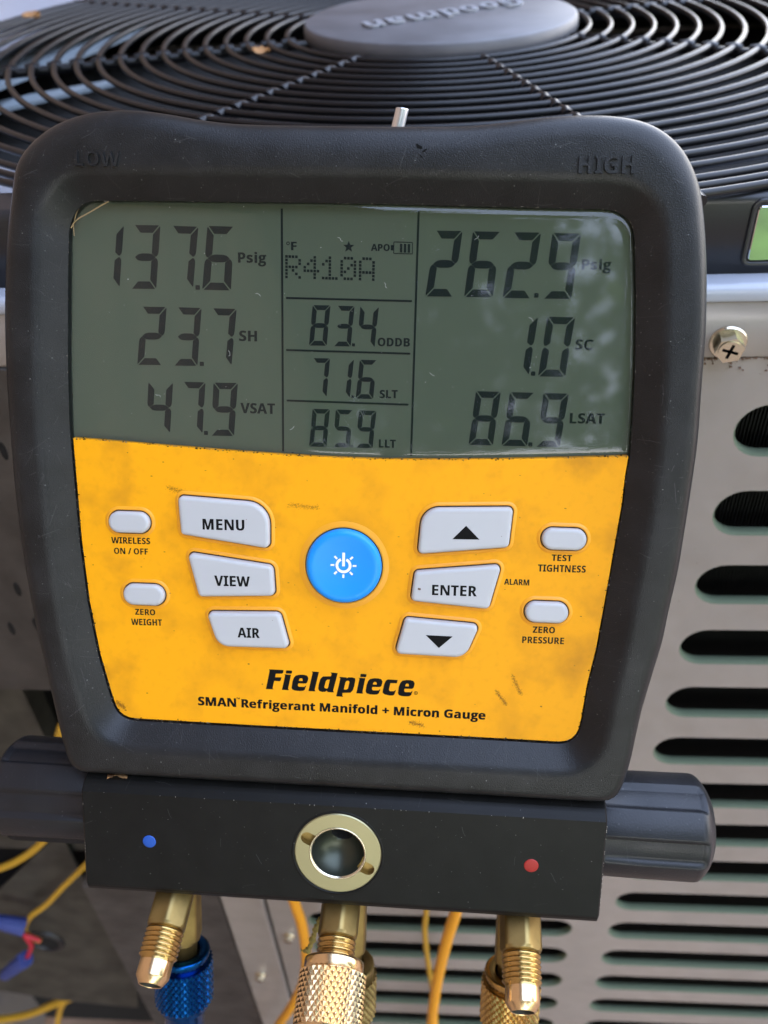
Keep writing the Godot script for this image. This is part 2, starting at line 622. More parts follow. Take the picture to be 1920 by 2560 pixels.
func build_housing(g: Node3D) -> void:
	var n := 512
	var centre := Vector2(-0.6, 4.0)
	var window := smooth_closed(resample(pairs([-74.8, 5.6, -74.9, 9.3, -74.5, 26.1, -74, 35.7, -73.3, 48.5, -72.6, 58.4, -72.2, 60.3, -71.2, 62.3, -70.2, 63.8, -69.1, 64.9, -67.7, 65.6, -66, 65.9, -51.2, 66.1, -36.8, 66.2, -14.6, 66.3, 7.4, 66.4, 26.2, 66.2, 41.5, 66.1, 54.4, 66, 61.2, 66.1, 63.4, 65.8, 65.1, 65.2, 66.5, 64.4, 67.6, 63.3, 68.4, 61.8, 68.9, 60, 70.5, 44.9, 71.7, 27.9, 72.1, 16.1, 72.3, 5.9, 71.8, 0.9, 71.6, -7, 70.6, -17.6, 69.5, -30.3, 68, -46.8, 66.3, -57.5, 65.5, -67.1, 65, -70.2, 64.3, -72.2, 63.1, -73.6, 61.5, -74.5, 59.5, -74.8, 36.9, -74.7, 11, -74.8, -25.8, -74.8, -60.1, -74.7, -62.2, -74.4, -63.6, -73.8, -64.9, -72.7, -65.8, -71.3, -66.4, -69.4, -67, -67.3, -69.9, -55.4, -72.2, -40.2, -73.7, -22.4, -74.3, -7.6]), 420), 2)
	var outer := smooth_closed(resample(pairs([-85.3, 73.6, -87.8, 58.8, -88.6, 51.2, -89.4, 41.8, -90, 32.4, -90.2, 24.4, -90.3, 18, -90.2, 8.5, -90.1, -2.9, -89.6, -14.7, -88.9, -25.1, -87.8, -35.7, -86.2, -47.8, -84.6, -57.3, -82.5, -68.6, -80.8, -78.1, -79.1, -86.2, -78.5, -88.1, -77.2, -89.8, -74.6, -90, -67.9, -89.9, -51.2, -90, -25.9, -90, 11.4, -89.9, 44.2, -89.8, 68.8, -89.9, 73.2, -89.8, 75.1, -89.4, 76.5, -88, 77.2, -85.1, 78.7, -78.5, 80.5, -63.1, 83.1, -49.5, 84.5, -42.6, 85.1, -35.4, 86.7, -23.2, 87.6, -7.5, 88.1, 2.8, 88.4, 10.5, 88, 22.6, 87.7, 37.5, 86.7, 50.9, 85.6, 59.6, 84.5, 66.3, 83.3, 71.6, 81.9, 74.7, 79.9, 78.3, 77.2, 81.5, 73.4, 84.3, 69.4, 86, 65.2, 86.9, 61.2, 87.3, 55.1, 87.4, 47.4, 87, 40.4, 86.1, 33.8, 85.2, 26.5, 84.5, 16.6, 84.4, 6.9, 84.3, -3.9, 84.3, -13.5, 84.3, -22.6, 84.3, -30.7, 84.5, -39.3, 85.4, -45.1, 86.4, -50.9, 87.1, -56.2, 87.4, -63.2, 87.1, -69.7, 85.8, -75.8, 83.3, -80.7, 79.7, -83.9, 76.2]), 420), 4)
	var rw := radii(window, centre, n)
	var ro := radii(outer, centre, n)
	var bevel := [radii(inset(window, -0.5), centre, n), radii(inset(window, -5.0), centre, n), radii(inset(window, -6.0), centre, n), radii(inset(window, -7.2), centre, n), radii(inset(window, -8.0), centre, n)]
	var rings := []
	var make := func(rad: Callable, w: Variant):
		var ring := PackedVector3Array()
		for k in n:
			var d := Vector2.from_angle(TAU * k / n)
			var wk: float = w.call(k) if w is Callable else w
			var p: Vector2 = centre + d * rad.call(k)
			ring.append(Vector3(p.x, p.y, wk) * MM)
		rings.append(ring)
	var round_r := PackedFloat32Array()
	for k in n:
		var d := Vector2.from_angle(TAU * k / n)
		var up := smoothstep(0.35, 0.8, d.y)
		var down := smoothstep(-0.55, -0.9, d.y)
		round_r.append(lerpf(lerpf(4.6, 7.4, up), 3.4, down))
	make.call(func(k): return rw[k], -10.0)
	make.call(func(k): return rw[k], -5.0)
	make.call(func(k): return bevel[0][k], -4.6)
	make.call(func(k): return bevel[1][k], -0.95)
	make.call(func(k): return bevel[2][k], -0.42)
	make.call(func(k): return bevel[3][k], -0.1)
	make.call(func(k): return bevel[4][k], 0.0)
	for t in 9:
		var a := t / 8.0 * PI / 2.0
		make.call(func(k): return ro[k] - round_r[k] * (1.0 - sin(a)), func(k): return -round_r[k] * 0.85 * (1.0 - cos(a)))
	make.call(func(k): return ro[k], -11.0)
	make.call(func(k): return ro[k] - 0.8, -11.6)
	make.call(func(k): return ro[k] - 0.8, -13.0)
	make.call(func(k): return ro[k] - 0.2, -13.4)
	make.call(func(k): return ro[k] - 1.5, -30.0)
	make.call(func(k): return ro[k] - 5.0, -34.0)
	var st := begin()
	loft(st, rings, [2, 1, 1, 1, 1, 1, 1, 1, 1, 1, 1, 1, 1, 1, 1, 1, 3, 3, 3, 4, 4])
	var back := PackedVector2Array()
	for k in n:
		var p: Vector3 = rings[-1][k]
		back.append(Vector2(p.x, p.y) / MM)
	sheet(st, back, -34.0)
	var housing := obj("housing", st, M.rubber, g)
	for f in [["LOW", [-68.07, 73.23, -56.79, 73.23, 3.49], 1], ["HIGH", [53.5, 73.18, 66.51, 73.33, 4], 1]]:
		lettering("moulded_lettering", f[0], f[1], 0.65, 1.0, M.rubber, housing)
	# a gouge in the top edge and a few deep scratches
	var gouge := begin()
	var gp: Array = [15.83, 78.78]
	for q in [[gp[0], gp[1], 1.7, 0.9, -0.6], [gp[0] + 1.3, gp[1] - 0.9, 1.3, 0.5, 0.5], [gp[0] + 0.6, gp[1] - 2.2, 1.0, 0.4, -0.9]]:
		var p := PackedVector2Array()
		for k in 7:
			p.append(Vector2(q[0], q[1]) + Vector2(cos(TAU * k / 7) * q[2], sin(TAU * k / 7) * q[3] * (0.6 + 0.5 * (k % 2))).rotated(q[4]) * 0.55)
		slab(gouge, p, -1.6, 0.03, 0.02)
	obj("gouge", gouge, M.print_black, housing)


func flat_quad(c: Array, p: Vector2) -> Vector2:
	var tl := Vector2(c[0], c[1])
	var tr := Vector2(c[2], c[3])
	var bl := Vector2(c[4], c[5])
	var br := Vector2(c[6], c[7])
	return tl.lerp(tr, p.x).lerp(bl.lerp(br, p.x), p.y)


func bar(st: SurfaceTool, a: Vector2, b: Vector2, half: float, w: float) -> void:
	var d := (b - a).normalized()
	var s := Vector2(-d.y, d.x) * half
	sheet(st, PackedVector2Array([a + s, b + s, b - s, a - s]), w)


func ring_shape(st: SurfaceTool, c: Vector2, r0: float, r1: float, w: float, from := 0.0, to := TAU, steps := 28) -> void:
	for k in steps:
		var a := Vector2.from_angle(lerpf(from, to, float(k) / steps))
		var b := Vector2.from_angle(lerpf(from, to, float(k + 1) / steps))
		sheet(st, PackedVector2Array([c + a * r0, c + a * r1, c + b * r1, c + b * r0]), w)


func build_screen(g: Node3D) -> void:
	var lens := pairs([-74.23, 5.8, -74.38, 9.42, -73.96, 26.18, -73.48, 35.7, -72.75, 48.43, -72.05, 58.24, -71.69, 60.19, -70.66, 62.14, -69.65, 63.7, -68.57, 64.77, -67.2, 65.46, -65.54, 65.74, -50.77, 65.97, -36.43, 66.06, -14.4, 66.19, 7.46, 66.22, 26.13, 66.06, 41.42, 65.9, 54.27, 65.88, 60.99, 65.9, 63.21, 65.66, 64.88, 65.04, 66.29, 64.24, 67.34, 63.14, 68.13, 61.67, 68.61, 59.91, 70.21, 44.89, 71.39, 27.94, 71.82, 16.23, 72, 6.11, 64.62, 5.59, 50.92, 4.76, 39.16, 4.12, 27.16, 3.59, 9.09, 3, -4.58, 3.05, -17.71, 3.33, -33.27, 3.9, -49.91, 4.66, -62.34, 5.3])
	var st := begin()
	sheet(st, inset(lens, -0.6), -7.7)
	var lcd := obj("lcd_screen", st, M.lcd, g)
	var w := -7.6
	var shapes := segment_shapes()
	for f in [["1", [-65.99, 60.44, -59.18, 60.42, -67.88, 45.05, -60.89, 45.06]],
	["3", [-56.62, 60.55, -49.67, 60.59, -57.93, 44.75, -51.21, 44.84]],
	["7", [-46.7, 60.53, -39.85, 60.43, -48.39, 45.34, -41.53, 45.35]],
	["6", [-37.52, 60.67, -30.59, 60.6, -39.15, 44.91, -31.65, 44.91]],
	["2", [-55.17, 40.29, -48.59, 40.36, -56.89, 25.32, -50.15, 25.45]],
	["3", [-45.84, 40.37, -39.38, 40.32, -47.14, 25.39, -40.78, 25.51]],
	["7", [-36.64, 40.33, -30.19, 40.31, -38.09, 25.73, -31.7, 25.85]],
	["4", [-54.01, 20.97, -47.38, 20.98, -55.15, 7.43, -48.53, 7.56]],
	["7", [-44.73, 21.24, -38.69, 21.27, -46.14, 7.57, -39.74, 7.73]],
	["9", [-36.53, 21.27, -30.05, 21.37, -37.52, 7.24, -31.21, 7.33]],
	["8", [-10.43, 41.73, -5.82, 41.78, -11.3, 31.55, -6.7, 31.6]],
	["3", [-4.08, 41.73, 0.37, 41.73, -4.92, 31.54, -0.46, 31.59]],
	["4", [1.86, 41.75, 6.6, 41.71, 1.12, 31.48, 5.73, 31.52]],
	["7", [-10.25, 28.36, -5.78, 28.38, -11.19, 18.43, -6.57, 18.46]],
	["1", [-4.13, 28.31, 0.46, 28.33, -5.06, 18.39, -0.45, 18.44]],
	["6", [1.99, 28.26, 6.48, 28.27, 1.08, 18.24, 5.65, 18.27]],
	["8", [-10.2, 15.22, -5.66, 15.25, -11.09, 5.21, -6.41, 5.27]],
	["5", [-4.06, 15.25, 0.52, 15.21, -4.84, 5.3, -0.29, 5.35]],
	["9", [2.05, 15.22, 6.63, 15.2, 1.21, 5.31, 5.81, 5.37]],
	["2", [20.31, 60.6, 27.08, 60.63, 18.37, 44.58, 25.44, 44.68]],
	["6", [29.67, 60.59, 36.66, 60.6, 28.14, 44.65, 35.36, 44.73]],
	["2", [39.6, 60.56, 46.49, 60.6, 37.82, 44.63, 44.98, 44.71]],
	["9", [49.32, 60.59, 56.34, 60.52, 47.92, 44.71, 54.98, 44.75]],
	["1", [39.95, 40.21, 47.04, 40.23, 38.82, 25.5, 45.57, 25.61]],
	["0", [49.33, 40.34, 56.29, 40.3, 47.91, 25.35, 54.77, 25.4]],
	["8", [32.27, 21.11, 38.66, 21.15, 30.97, 7.08, 37.33, 7.18]],
	["6", [40.98, 21.14, 47.4, 21.15, 39.56, 7.16, 46.21, 7.27]],
	["9", [49.58, 21.19, 56.03, 21.18, 48.4, 7.19, 54.6, 7.32]]]:
		var d := begin()
		for s in SEGMENTS[f[0]]:
			var p := PackedVector2Array()
			for q in shapes[s]:
				p.append(flat_quad(f[1], q))
			sheet(d, p, w)
		obj("digit", d, M.lcd_ink, lcd)
	var dots: Array = [-40.32, 45.46, 0.58, -39.59, 26.05, 0.55, -38.79, 7.91, 0.53, 0.26, 32.01, 0.38, 0.3, 18.71, 0.34, 0.3, 5.71, 0.35, 46.25, 45.47, 0.56, 46.63, 26.02, 0.56, 47.02, 7.78, 0.54]
	for i in range(0, dots.size(), 3):
		var d := begin()
		var c := Vector2(dots[i], dots[i + 1])
		var r: float = dots[i + 2]
		sheet(d, rounded([c.x - r, c.y - r, r * 0.25, c.x + r, c.y - r, r * 0.25, c.x + r, c.y + r, r * 0.25, c.x - r, c.y + r, r * 0.25], 3), w)
		obj("decimal_point", d, M.lcd_ink, lcd)
	for f in [["Psig", [-29.69, 51.86, -22.46, 51.92, 2.5], 1],
	["SH", [-29.58, 32.21, -24.93, 32.24, 2.65], 1],
	["VSAT", [-29.38, 13.5, -20.23, 13.58, 2.68], 1],
	["F", [-16.03, 55.19, -14.63, 55.22, 2.01], 1],
	["APO", [4.29, 55.43, 8.96, 55.48, 1.64], 1],
	["ODDB", [6.55, 31.87, 14.78, 31.98, 2.1], 1],
	["SLT", [7.39, 18.59, 12.03, 18.69, 2.06], 1],
	["LLT", [7.48, 5.61, 11.91, 5.67, 2.11], 1],
	["Psig", [57.07, 52, 64.26, 52.03, 2.47], 1],
	["SC", [56.85, 32.29, 61.25, 32.32, 2.59], 1],
	["LSAT", [56.76, 13.59, 65.55, 13.76, 2.62], 1]]:
		lettering("unit_text", f[0], f[1], w, 0.02, M.lcd_ink, lcd)
	var lines: Array = [-18.47, 65.2, -18.01, 3.64, 0.26, 15.97, 65.25, 16.05, 3.65, 0.26, -17.35, 43.38, 15.01, 43.33, 0.24, -17.24, 30.24, 14.97, 30.17, 0.24, -17.1, 17.19, 14.92, 17.09, 0.24]
	for i in range(0, lines.size(), 5):
		var d := begin()
		bar(d, Vector2(lines[i], lines[i + 1]), Vector2(lines[i + 2], lines[i + 3]), lines[i + 4], w)
		obj("divider_line", d, M.lcd_ink, lcd)
	# the dot-matrix line
	var m := pairs([-17.249, 53.622, -16.403, 53.608, -17.246, 52.783, -12.535, 53.59])
	var dx := m[1] - m[0]
	var dy := m[2] - m[0]
	var step := m[3] - m[0]
	var rows := [["11110", "10001", "10001", "11110", "10100", "10010", "10001"], ["00010", "00110", "01010", "10010", "11111", "00010", "00010"], ["00100", "01100", "10100", "00100", "00100", "00100", "11111"], ["01110", "10001", "10011", "10101", "11001", "10001", "01110"], ["01110", "10001", "10001", "10001", "11111", "10001", "10001"]]
	for n in 5:
		var d := begin()
		for y in 7:
			for x in 5:
				if rows[n][y][x] == "1":
					var c := m[0] + step * n + dx * x + dy * y
					sheet(d, PackedVector2Array([c - dx * .38 - dy * .38, c + dx * .38 - dy * .38, c + dx * .38 + dy * .38, c - dx * .38 + dy * .38]), w)
		obj("dot_matrix_letter", d, M.lcd_ink, lcd)
	var star: Array = [-1.4, 56.28, 1.47]
	var sp := PackedVector2Array()
	for k in 10:
		sp.append(Vector2(star[0], star[1]) + Vector2(0, float(star[2]) * (1.0 if k % 2 == 0 else 0.42)).rotated(TAU * k / 10))
	st = begin()
	sheet(st, sp, w)
	obj("star_symbol", st, M.lcd_ink, lcd)
	var deg: Array = [-16.86, 56.82, 0.44]
	st = begin()
	ring_shape(st, Vector2(deg[0], deg[1]), float(deg[2]) * 0.6, float(deg[2]), w)
	obj("degree_symbol", st, M.lcd_ink, lcd)
	var bat := pairs([9.99, 57.68, 14.66, 57.64, 10.02, 54.91, 14.71, 54.86])
	var bc := [bat[0].x, bat[0].y, bat[1].x, bat[1].y, bat[2].x, bat[2].y, bat[3].x, bat[3].y]
	st = begin()
	for e in [[0, 0, 1, 0], [1, 0, 1, 1], [1, 1, 0, 1], [0, 1, 0, 0]]:
		bar(st, flat_quad(bc, Vector2(e[0], e[1])), flat_quad(bc, Vector2(e[2], e[3])), 0.1, w)
	for e in [[-.16, .28, -.02, .74], [.33, .15, .46, .9], [.54, .15, .67, .9], [.75, .15, .88, .9]]:
		sheet(st, PackedVector2Array([flat_quad(bc, Vector2(e[0], e[1])), flat_quad(bc, Vector2(e[2], e[1])), flat_quad(bc, Vector2(e[2], e[3])), flat_quad(bc, Vector2(e[0], e[3]))]), w)
	obj("battery_symbol", st, M.lcd_ink, lcd)
	# the clear window over it, its rim rolled back
	var fine := resample(lens, 300)
	var rings := []
	for q in [[0.1, -6.6], [0.1, -5.5], [0.25, -5.15], [0.55, -4.9], [1.1, -4.76], [1.8, -4.7], [2.6, -4.68]]:
		rings.append(lift(smooth_closed(inset(fine, q[0]), int(q[0] * 3)), q[1]))
	st = begin()
	loft(st, rings, [1])
	var flat := PackedVector2Array()
	for p in rings[-1]:
		flat.append(Vector2(p.x, p.y) / MM)
	sheet(st, flat, -4.68)
	obj("screen_lens", st, M.lens_glass, g)
	st = begin()
	tube(st, spline(lift(pairs([-72.11, 59.28, -71.19, 60.66, -70.02, 61.63, -68.4, 62.49, -66.56, 63.47, -64.03, 64.87, -62.09, 65.89]), -5.4)), 0.17 * MM, 6)
	tube(st, spline(lift(pairs([-71.49, 57.41, -71.53, 59.63, -71.15, 61.32, -70.47, 63.22, -69.28, 64.6, -67.21, 65.83]), -5.6)), 0.12 * MM, 6)
	obj("glue_bead", st, M.glue, g)


func dust(g: Node3D) -> void:
	var st := begin()
	for k in 120:
		var p := Vector2(rng.randf_range(-68, 66), rng.randf_range(9, 74))
		var s := rng.randf_range(0.03, 0.085) * (2.2 if k % 37 == 0 else 1.0)
		var q := PackedVector2Array()
		for j in 5:
			q.append(p + Vector2.from_angle(TAU * j / 5) * s * rng.randf_range(0.6, 1.3))
		slab(st, q, -4.70, -4.64)
	for spot in [[-25, 44], [-32, 30], [9, 46], [-16, 10], [-4, 58], [30, 58], [44, 40], [20, 26], [-50, 17]]:
		var p := Vector2(spot[0], spot[1])
		var a := rng.randf() * TAU
		var path := PackedVector3Array()
		for j in 7:
			a += rng.randf_range(-0.9, 0.9)
			p += Vector2.from_angle(a) * rng.randf_range(0.15, 0.4)
			path.append(Vector3(p.x, p.y, -4.64) * MM)
		tube(st, path, 0.032 * MM, 4)
	obj("lens_dust", st, M.dust, g).set_meta("kind", "stuff")
	st = begin()
	var edge := resample(inset(pairs([-74.23, 5.8, -62.34, 5.3, -49.91, 4.66, -33.27, 3.9, -17.71, 3.33, -4.58, 3.05, 9.09, 3, 27.16, 3.59, 39.16, 4.12, 50.92, 4.76, 64.62, 5.59, 72, 6.11, 71.56, 1.11, 71.29, -6.78, 70.36, -17.28, 69.26, -29.99, 67.71, -46.31, 66.05, -56.96, 65.24, -66.58, 64.81, -69.68, 64.08, -71.62, 62.87, -73.06, 61.29, -73.87, 59.34, -74.17, 36.79, -74.12, 11.07, -74.19, -25.56, -74.2, -59.62, -74.08, -61.7, -73.83, -63.18, -73.18, -64.42, -72.15, -65.29, -70.74, -65.92, -68.83, -66.53, -66.8, -69.38, -54.96, -71.7, -39.83, -73.16, -22.1, -73.73, -7.38]), 0.05), 900)
	var rim := resample(pairs([-74.8, 5.6, -74.9, 9.3, -74.5, 26.1, -74, 35.7, -73.3, 48.5, -72.6, 58.4, -72.2, 60.3, -71.2, 62.3, -70.2, 63.8, -69.1, 64.9, -67.7, 65.6, -66, 65.9, -51.2, 66.1, -36.8, 66.2, -14.6, 66.3, 7.4, 66.4, 26.2, 66.2, 41.5, 66.1, 54.4, 66, 61.2, 66.1, 63.4, 65.8, 65.1, 65.2, 66.5, 64.4, 67.6, 63.3, 68.4, 61.8, 68.9, 60, 70.5, 44.9, 71.7, 27.9, 72.1, 16.1, 72.3, 5.9, 71.8, 0.9, 71.6, -7, 70.6, -17.6, 69.5, -30.3, 68, -46.8, 66.3, -57.5, 65.5, -67.1, 65, -70.2, 64.3, -72.2, 63.1, -73.6, 61.5, -74.5, 59.5, -74.8, 36.9, -74.7, 11, -74.8, -25.8, -74.8, -60.1, -74.7, -62.2, -74.4, -63.6, -73.8, -64.9, -72.7, -65.8, -71.3, -66.4, -69.4, -67, -67.3, -69.9, -55.4, -72.2, -40.2, -73.7, -22.4, -74.3, -7.6]), 900)
	for k in 520:
		var p: Vector2 = (edge if k % 3 else rim)[rng.randi() % 900]
		p += Vector2(rng.randfn(0, 0.14), rng.randfn(0, 0.14))
		var s := rng.randf_range(0.03, 0.1)
		var c := Vector3(p.x, p.y, -4.86)
		box(st, (c - Vector3(s, s, 0.06)) * MM, (c + Vector3(s * rng.randf_range(0.5, 2.0), s, 0.05)) * MM)
	obj("edge_grit", st, M.grit, g).set_meta("kind", "stuff")
	st = begin()
	for k in 420:
		var p: Vector2 = edge[rng.randi() % 900] + Vector2(rng.randfn(0, 0.2), rng.randfn(0, 0.2))
		var s := rng.randf_range(0.05, 0.16)
		var c := Vector3(p.x, p.y, -4.9)
		box(st, (c - Vector3(s, s, 0.06)) * MM, (c + Vector3(s * rng.randf_range(0.5, 2.0), s, 0.04)) * MM)
	obj("edge_grime", st, M.print_black, g).set_meta("kind", "stuff")


func key(called: String, p: PackedVector2Array, g: Node3D, face: Node3D, m: Material, tall := -2.9) -> MeshInstance3D:
	var st := begin()
	var rings := [lift(p, -6.0), lift(inset(p, 0.03), tall - 0.75)]
	for q in [[0.12, 0.42], [0.3, 0.2], [0.6, 0.06], [1.0, 0.0]]:
		rings.append(lift(inset(p, q[0]), tall - q[1]))
	loft(st, rings, [1])
	sheet(st, inset(p, 1.0), tall)
	var o := obj(called, st, m, g)
	# the moulded lip of the well it stands in; gap shade and grime painted dark
	var lip := begin()
	loft(lip, [lift(inset(p, -1.5), -5.05), lift(inset(p, -1.1), -4.86), lift(inset(p, -0.7), -4.62), lift(inset(p, -0.42), -4.6), lift(inset(p, -0.3), -4.75), lift(inset(p, -0.27), -5.4)], [1])
	obj("key_well_lip", lip, M.plate_lip, face)
	var gap := begin()
	loft(gap, [lift(inset(p, -0.3), -4.93), lift(inset(p, 0.1), -4.93)], [-1])
	obj("key_well_gap", gap, M.gap_shade_grime, face)
	return o


func build_face(g: Node3D) -> void:
	var lip := mat("plate_lip", Color(0.8, 0.33, 0.01), 0.42)
	lip.resource_name = "plate_lip"
	var st := begin()
	uv_scale = Vector2(1.0 / 0.16, 1.0 / 0.13)
	uv_shift = Vector2(0.5, 20.0 / 130.0)
	var p := inset(pairs([-74.23, 5.8, -62.34, 5.3, -49.91, 4.66, -33.27, 3.9, -17.71, 3.33, -4.58, 3.05, 9.09, 3, 27.16, 3.59, 39.16, 4.12, 50.92, 4.76, 64.62, 5.59, 72, 6.11, 71.56, 1.11, 71.29, -6.78, 70.36, -17.28, 69.26, -29.99, 67.71, -46.31, 66.05, -56.96, 65.24, -66.58, 64.81, -69.68, 64.08, -71.62, 62.87, -73.06, 61.29, -73.87, 59.34, -74.17, 36.79, -74.12, 11.07, -74.19, -25.56, -74.2, -59.62, -74.08, -61.7, -73.83, -63.18, -73.18, -64.42, -72.15, -65.29, -70.74, -65.92, -68.83, -66.53, -66.8, -69.38, -54.96, -71.7, -39.83, -73.16, -22.1, -73.73, -7.38]), 0.12)
	slab(st, p, -7.0, -4.95, 0.15)
	var face := obj("face_plate", st, M.plate_yellow, g)
	var texts: Array = [["MENU", [-38.78, -17.41, -27.56, -17.27, 2.91], 1], ["VIEW", [-35.8, -32.93, -26.16, -32.75, 2.86], 1], ["AIR", [-29.59, -47.35, -23.56, -47.25, 2.8], 1], ["", [-93.18, 4.74, -93.12, 4.74, 0.06], 1], ["ENTER", [23, -32.81, 34.8, -32.65, 2.82], 1]]
	var keys: Array = [["menu_button", [-45.61, -8.66, 1.3, -20.95, -9.85, 6.2, -20.97, -22.14, 1.4, -44.91, -19.11, 1.2]], ["view_button", [-43.37, -24.19, 1.2, -20.03, -26.92, 1.7, -19.47, -35.23, 1.4, -40.29, -36.39, 1.2]], ["air_button", [-38.37, -40.8, 1.3, -18.13, -40.03, 1.7, -15.36, -50.09, 1.3, -35.22, -50.42, 4.2]], ["up_button", [19.51, -9.45, 5, 43.24, -8.33, 1.3, 42.57, -19.06, 1.3, 18.72, -21.91, 1.3]], ["enter_button", [18.14, -26.71, 1.3, 41.01, -23.92, 1.3, 38.22, -36.23, 1.3, 17.29, -34.88, 1.3]], ["down_button", [15.95, -39.84, 1.3, 36.04, -40.89, 1.4, 32.55, -50.24, 4.2, 13.48, -50.09, 1.4]]]
	for i in keys.size():
		var o := key(keys[i][0], rounded(keys[i][1]), g, face, M.key_white)
		if i < texts.size() and texts[i][0] != "":
			lettering("key_text", texts[i][0], texts[i][1], -2.87, 0.05, M.print_black, o)
		if keys[i][0] == "up_button" or keys[i][0] == "down_button":
			st = begin()
			sheet(st, pairs([31.18, -13.55, 27.72, -17.31, 34.85, -17.13]) if keys[i][0] == "up_button" else pairs([21.68, -44.13, 28.96, -44.16, 25.37, -47.64]), -2.87)
			obj("arrow_symbol", st, M.print_black, o)
	st = begin()
	for q in [[-34.6, -24.3, 0.16, 0.1], [-48.2, -35.6, 0.3, 0.1], [19.5, -31.3, 0.5, 0.36], [-27.0, -14.2, 0.14, 0.1], [40.5, -16.0, 0.12, 0.1], [-20.0, -42.0, 0.13, 0.09]]:
		var blot := PackedVector2Array()
		for j in 9:
			blot.append(Vector2(q[0] + cos(TAU * j / 9) * q[2] * rng.randf_range(0.7, 1.2), q[1] + sin(TAU * j / 9) * q[3] * rng.randf_range(0.7, 1.2)))
		sheet(st, blot, -2.86)
	obj("key_stain", st, M.dirt, g).set_meta("kind", "stuff")
	var ov: Array = [-59.26, -16.56, 5.66, 2.96, -55.83, -36.78, 5.75, 2.99, 56.87, -16.39, 5.81, 2.93, 53.6, -36.6, 5.74, 2.91]
	var oval_names := ["wireless_button", "zero_weight_button", "test_tightness_button", "zero_pressure_button"]
	for i in 4:
		var c := Vector2(ov[i * 4], ov[i * 4 + 1])
		var a: float = ov[i * 4 + 2]
		var b: float = ov[i * 4 + 3]
		var q := PackedVector2Array()
		for k in 40:
			var t := TAU * k / 40
			q.append(c + Vector2(cos(t) * b + signf(cos(t)) * (a - b), sin(t) * b))
		key(oval_names[i], q, g, face, M.key_white, -3.3)
	var pw: Array = [-0.95, -26.25, 10.19]
	var pc := Vector2(pw[0], pw[1])
	var r: float = pw[2]
	st = begin()
	var prof := pairs([r, -6.0, r, -4.3, r - 0.15, -3.75, r - 0.5, -3.3, r - 1.0, -3.08, r - 1.6, -3.02, r - 2.4, -3.1, r * 0.6, -3.35, r * 0.3, -3.52, 0.01, -3.56])
	var scaled := PackedVector2Array()
	for q in prof:
		scaled.append(q * MM)
	lathe(st, scaled, Vector3(pc.x, pc.y, 0) * MM, Vector3(0, 0, 1), 96, [1])
	var power := obj("power_button", st, M.key_blue, g)
	var circle := PackedVector2Array()
	for k in 72:
		circle.append(pc + Vector2.from_angle(TAU * k / 72) * r)
	st = begin()
	loft(st, [lift(inset(circle, -2.4), -5.05), lift(inset(circle, -1.6), -4.86), lift(inset(circle, -0.8), -4.68), lift(inset(circle, -0.4), -4.66), lift(inset(circle, -0.26), -4.8), lift(inset(circle, -0.24), -5.5)], [1])
	obj("key_well_lip", st, M.plate_lip, face)
	st = begin()
	loft(st, [lift(inset(circle, -0.3), -4.93), lift(inset(circle, 0.1), -4.93)], [-1])
	obj("key_well_gap", st, M.gap_shade_grime, face)  # dark ring paints the shade and grime round the power key
	var ic: Array = [-0.9232, -25.8626, 0.0155]
	var c := Vector2(ic[0], ic[1])
	var u: float = ic[2]
	var zi := -3.42
	st = begin()
	ring_shape(st, c, 90 * u, 138 * u, zi, PI / 2 + 0.42, PI / 2 + TAU - 0.42, 36)
	bar(st, c + Vector2(0, -15) * u, c + Vector2(0, 228) * u, 24 * u, zi)
	for k in 7:
		var d := Vector2.from_angle(PI / 2 + (k + 1) * PI / 4)
		bar(st, c + d * 160 * u, c + d * 224 * u, 17 * u, zi)
	obj("power_symbol", st, M.print_white, power)
	for f in [["WIRELESS", [-64.73, -22.77, -53.99, -22.64, 1.75], 1],
	["ON / OFF", [-64.07, -25.74, -54.66, -25.6, 1.7], 1],
	["ZERO", [-58.79, -42.92, -53.17, -42.85, 1.68], 1],
	["WEIGHT", [-60, -45.94, -51.36, -45.79, 1.82], 1],
	["TEST", [54.13, -22.55, 59.39, -22.51, 1.7], 1],
	["TIGHTNESS", [50.74, -25.62, 63.22, -25.44, 1.9], 1],
	["ALARM", [42.05, -29.65, 48.66, -29.61, 1.6], 1],
	["ZERO", [50.44, -42.76, 56.3, -42.66, 1.77], 1],
	["PRESSURE", [47.77, -45.79, 58.9, -45.62, 1.84], 1]]:
		lettering("printed_text", f[0], f[1], -4.92, 0.03, M.print_olive, face)
	var t1: Array = ["SMAN", [-41.55, -68.84, -30.8, -68.78, 2.54], 2]
	var tm: Array = ["TM", [-30.64, -66.4, -29.68, -66.38, 0.45], 1]
	var t2: Array = ["Refrigerant Manifold + Micron Gauge", [-29.17, -68.81, 38.94, -68.64, 2.46], 2]
	for f in [t1, tm, t2]:
		lettering("printed_text", f[0], f[1], -4.92, 0.03, M.print_black, face, f[2])
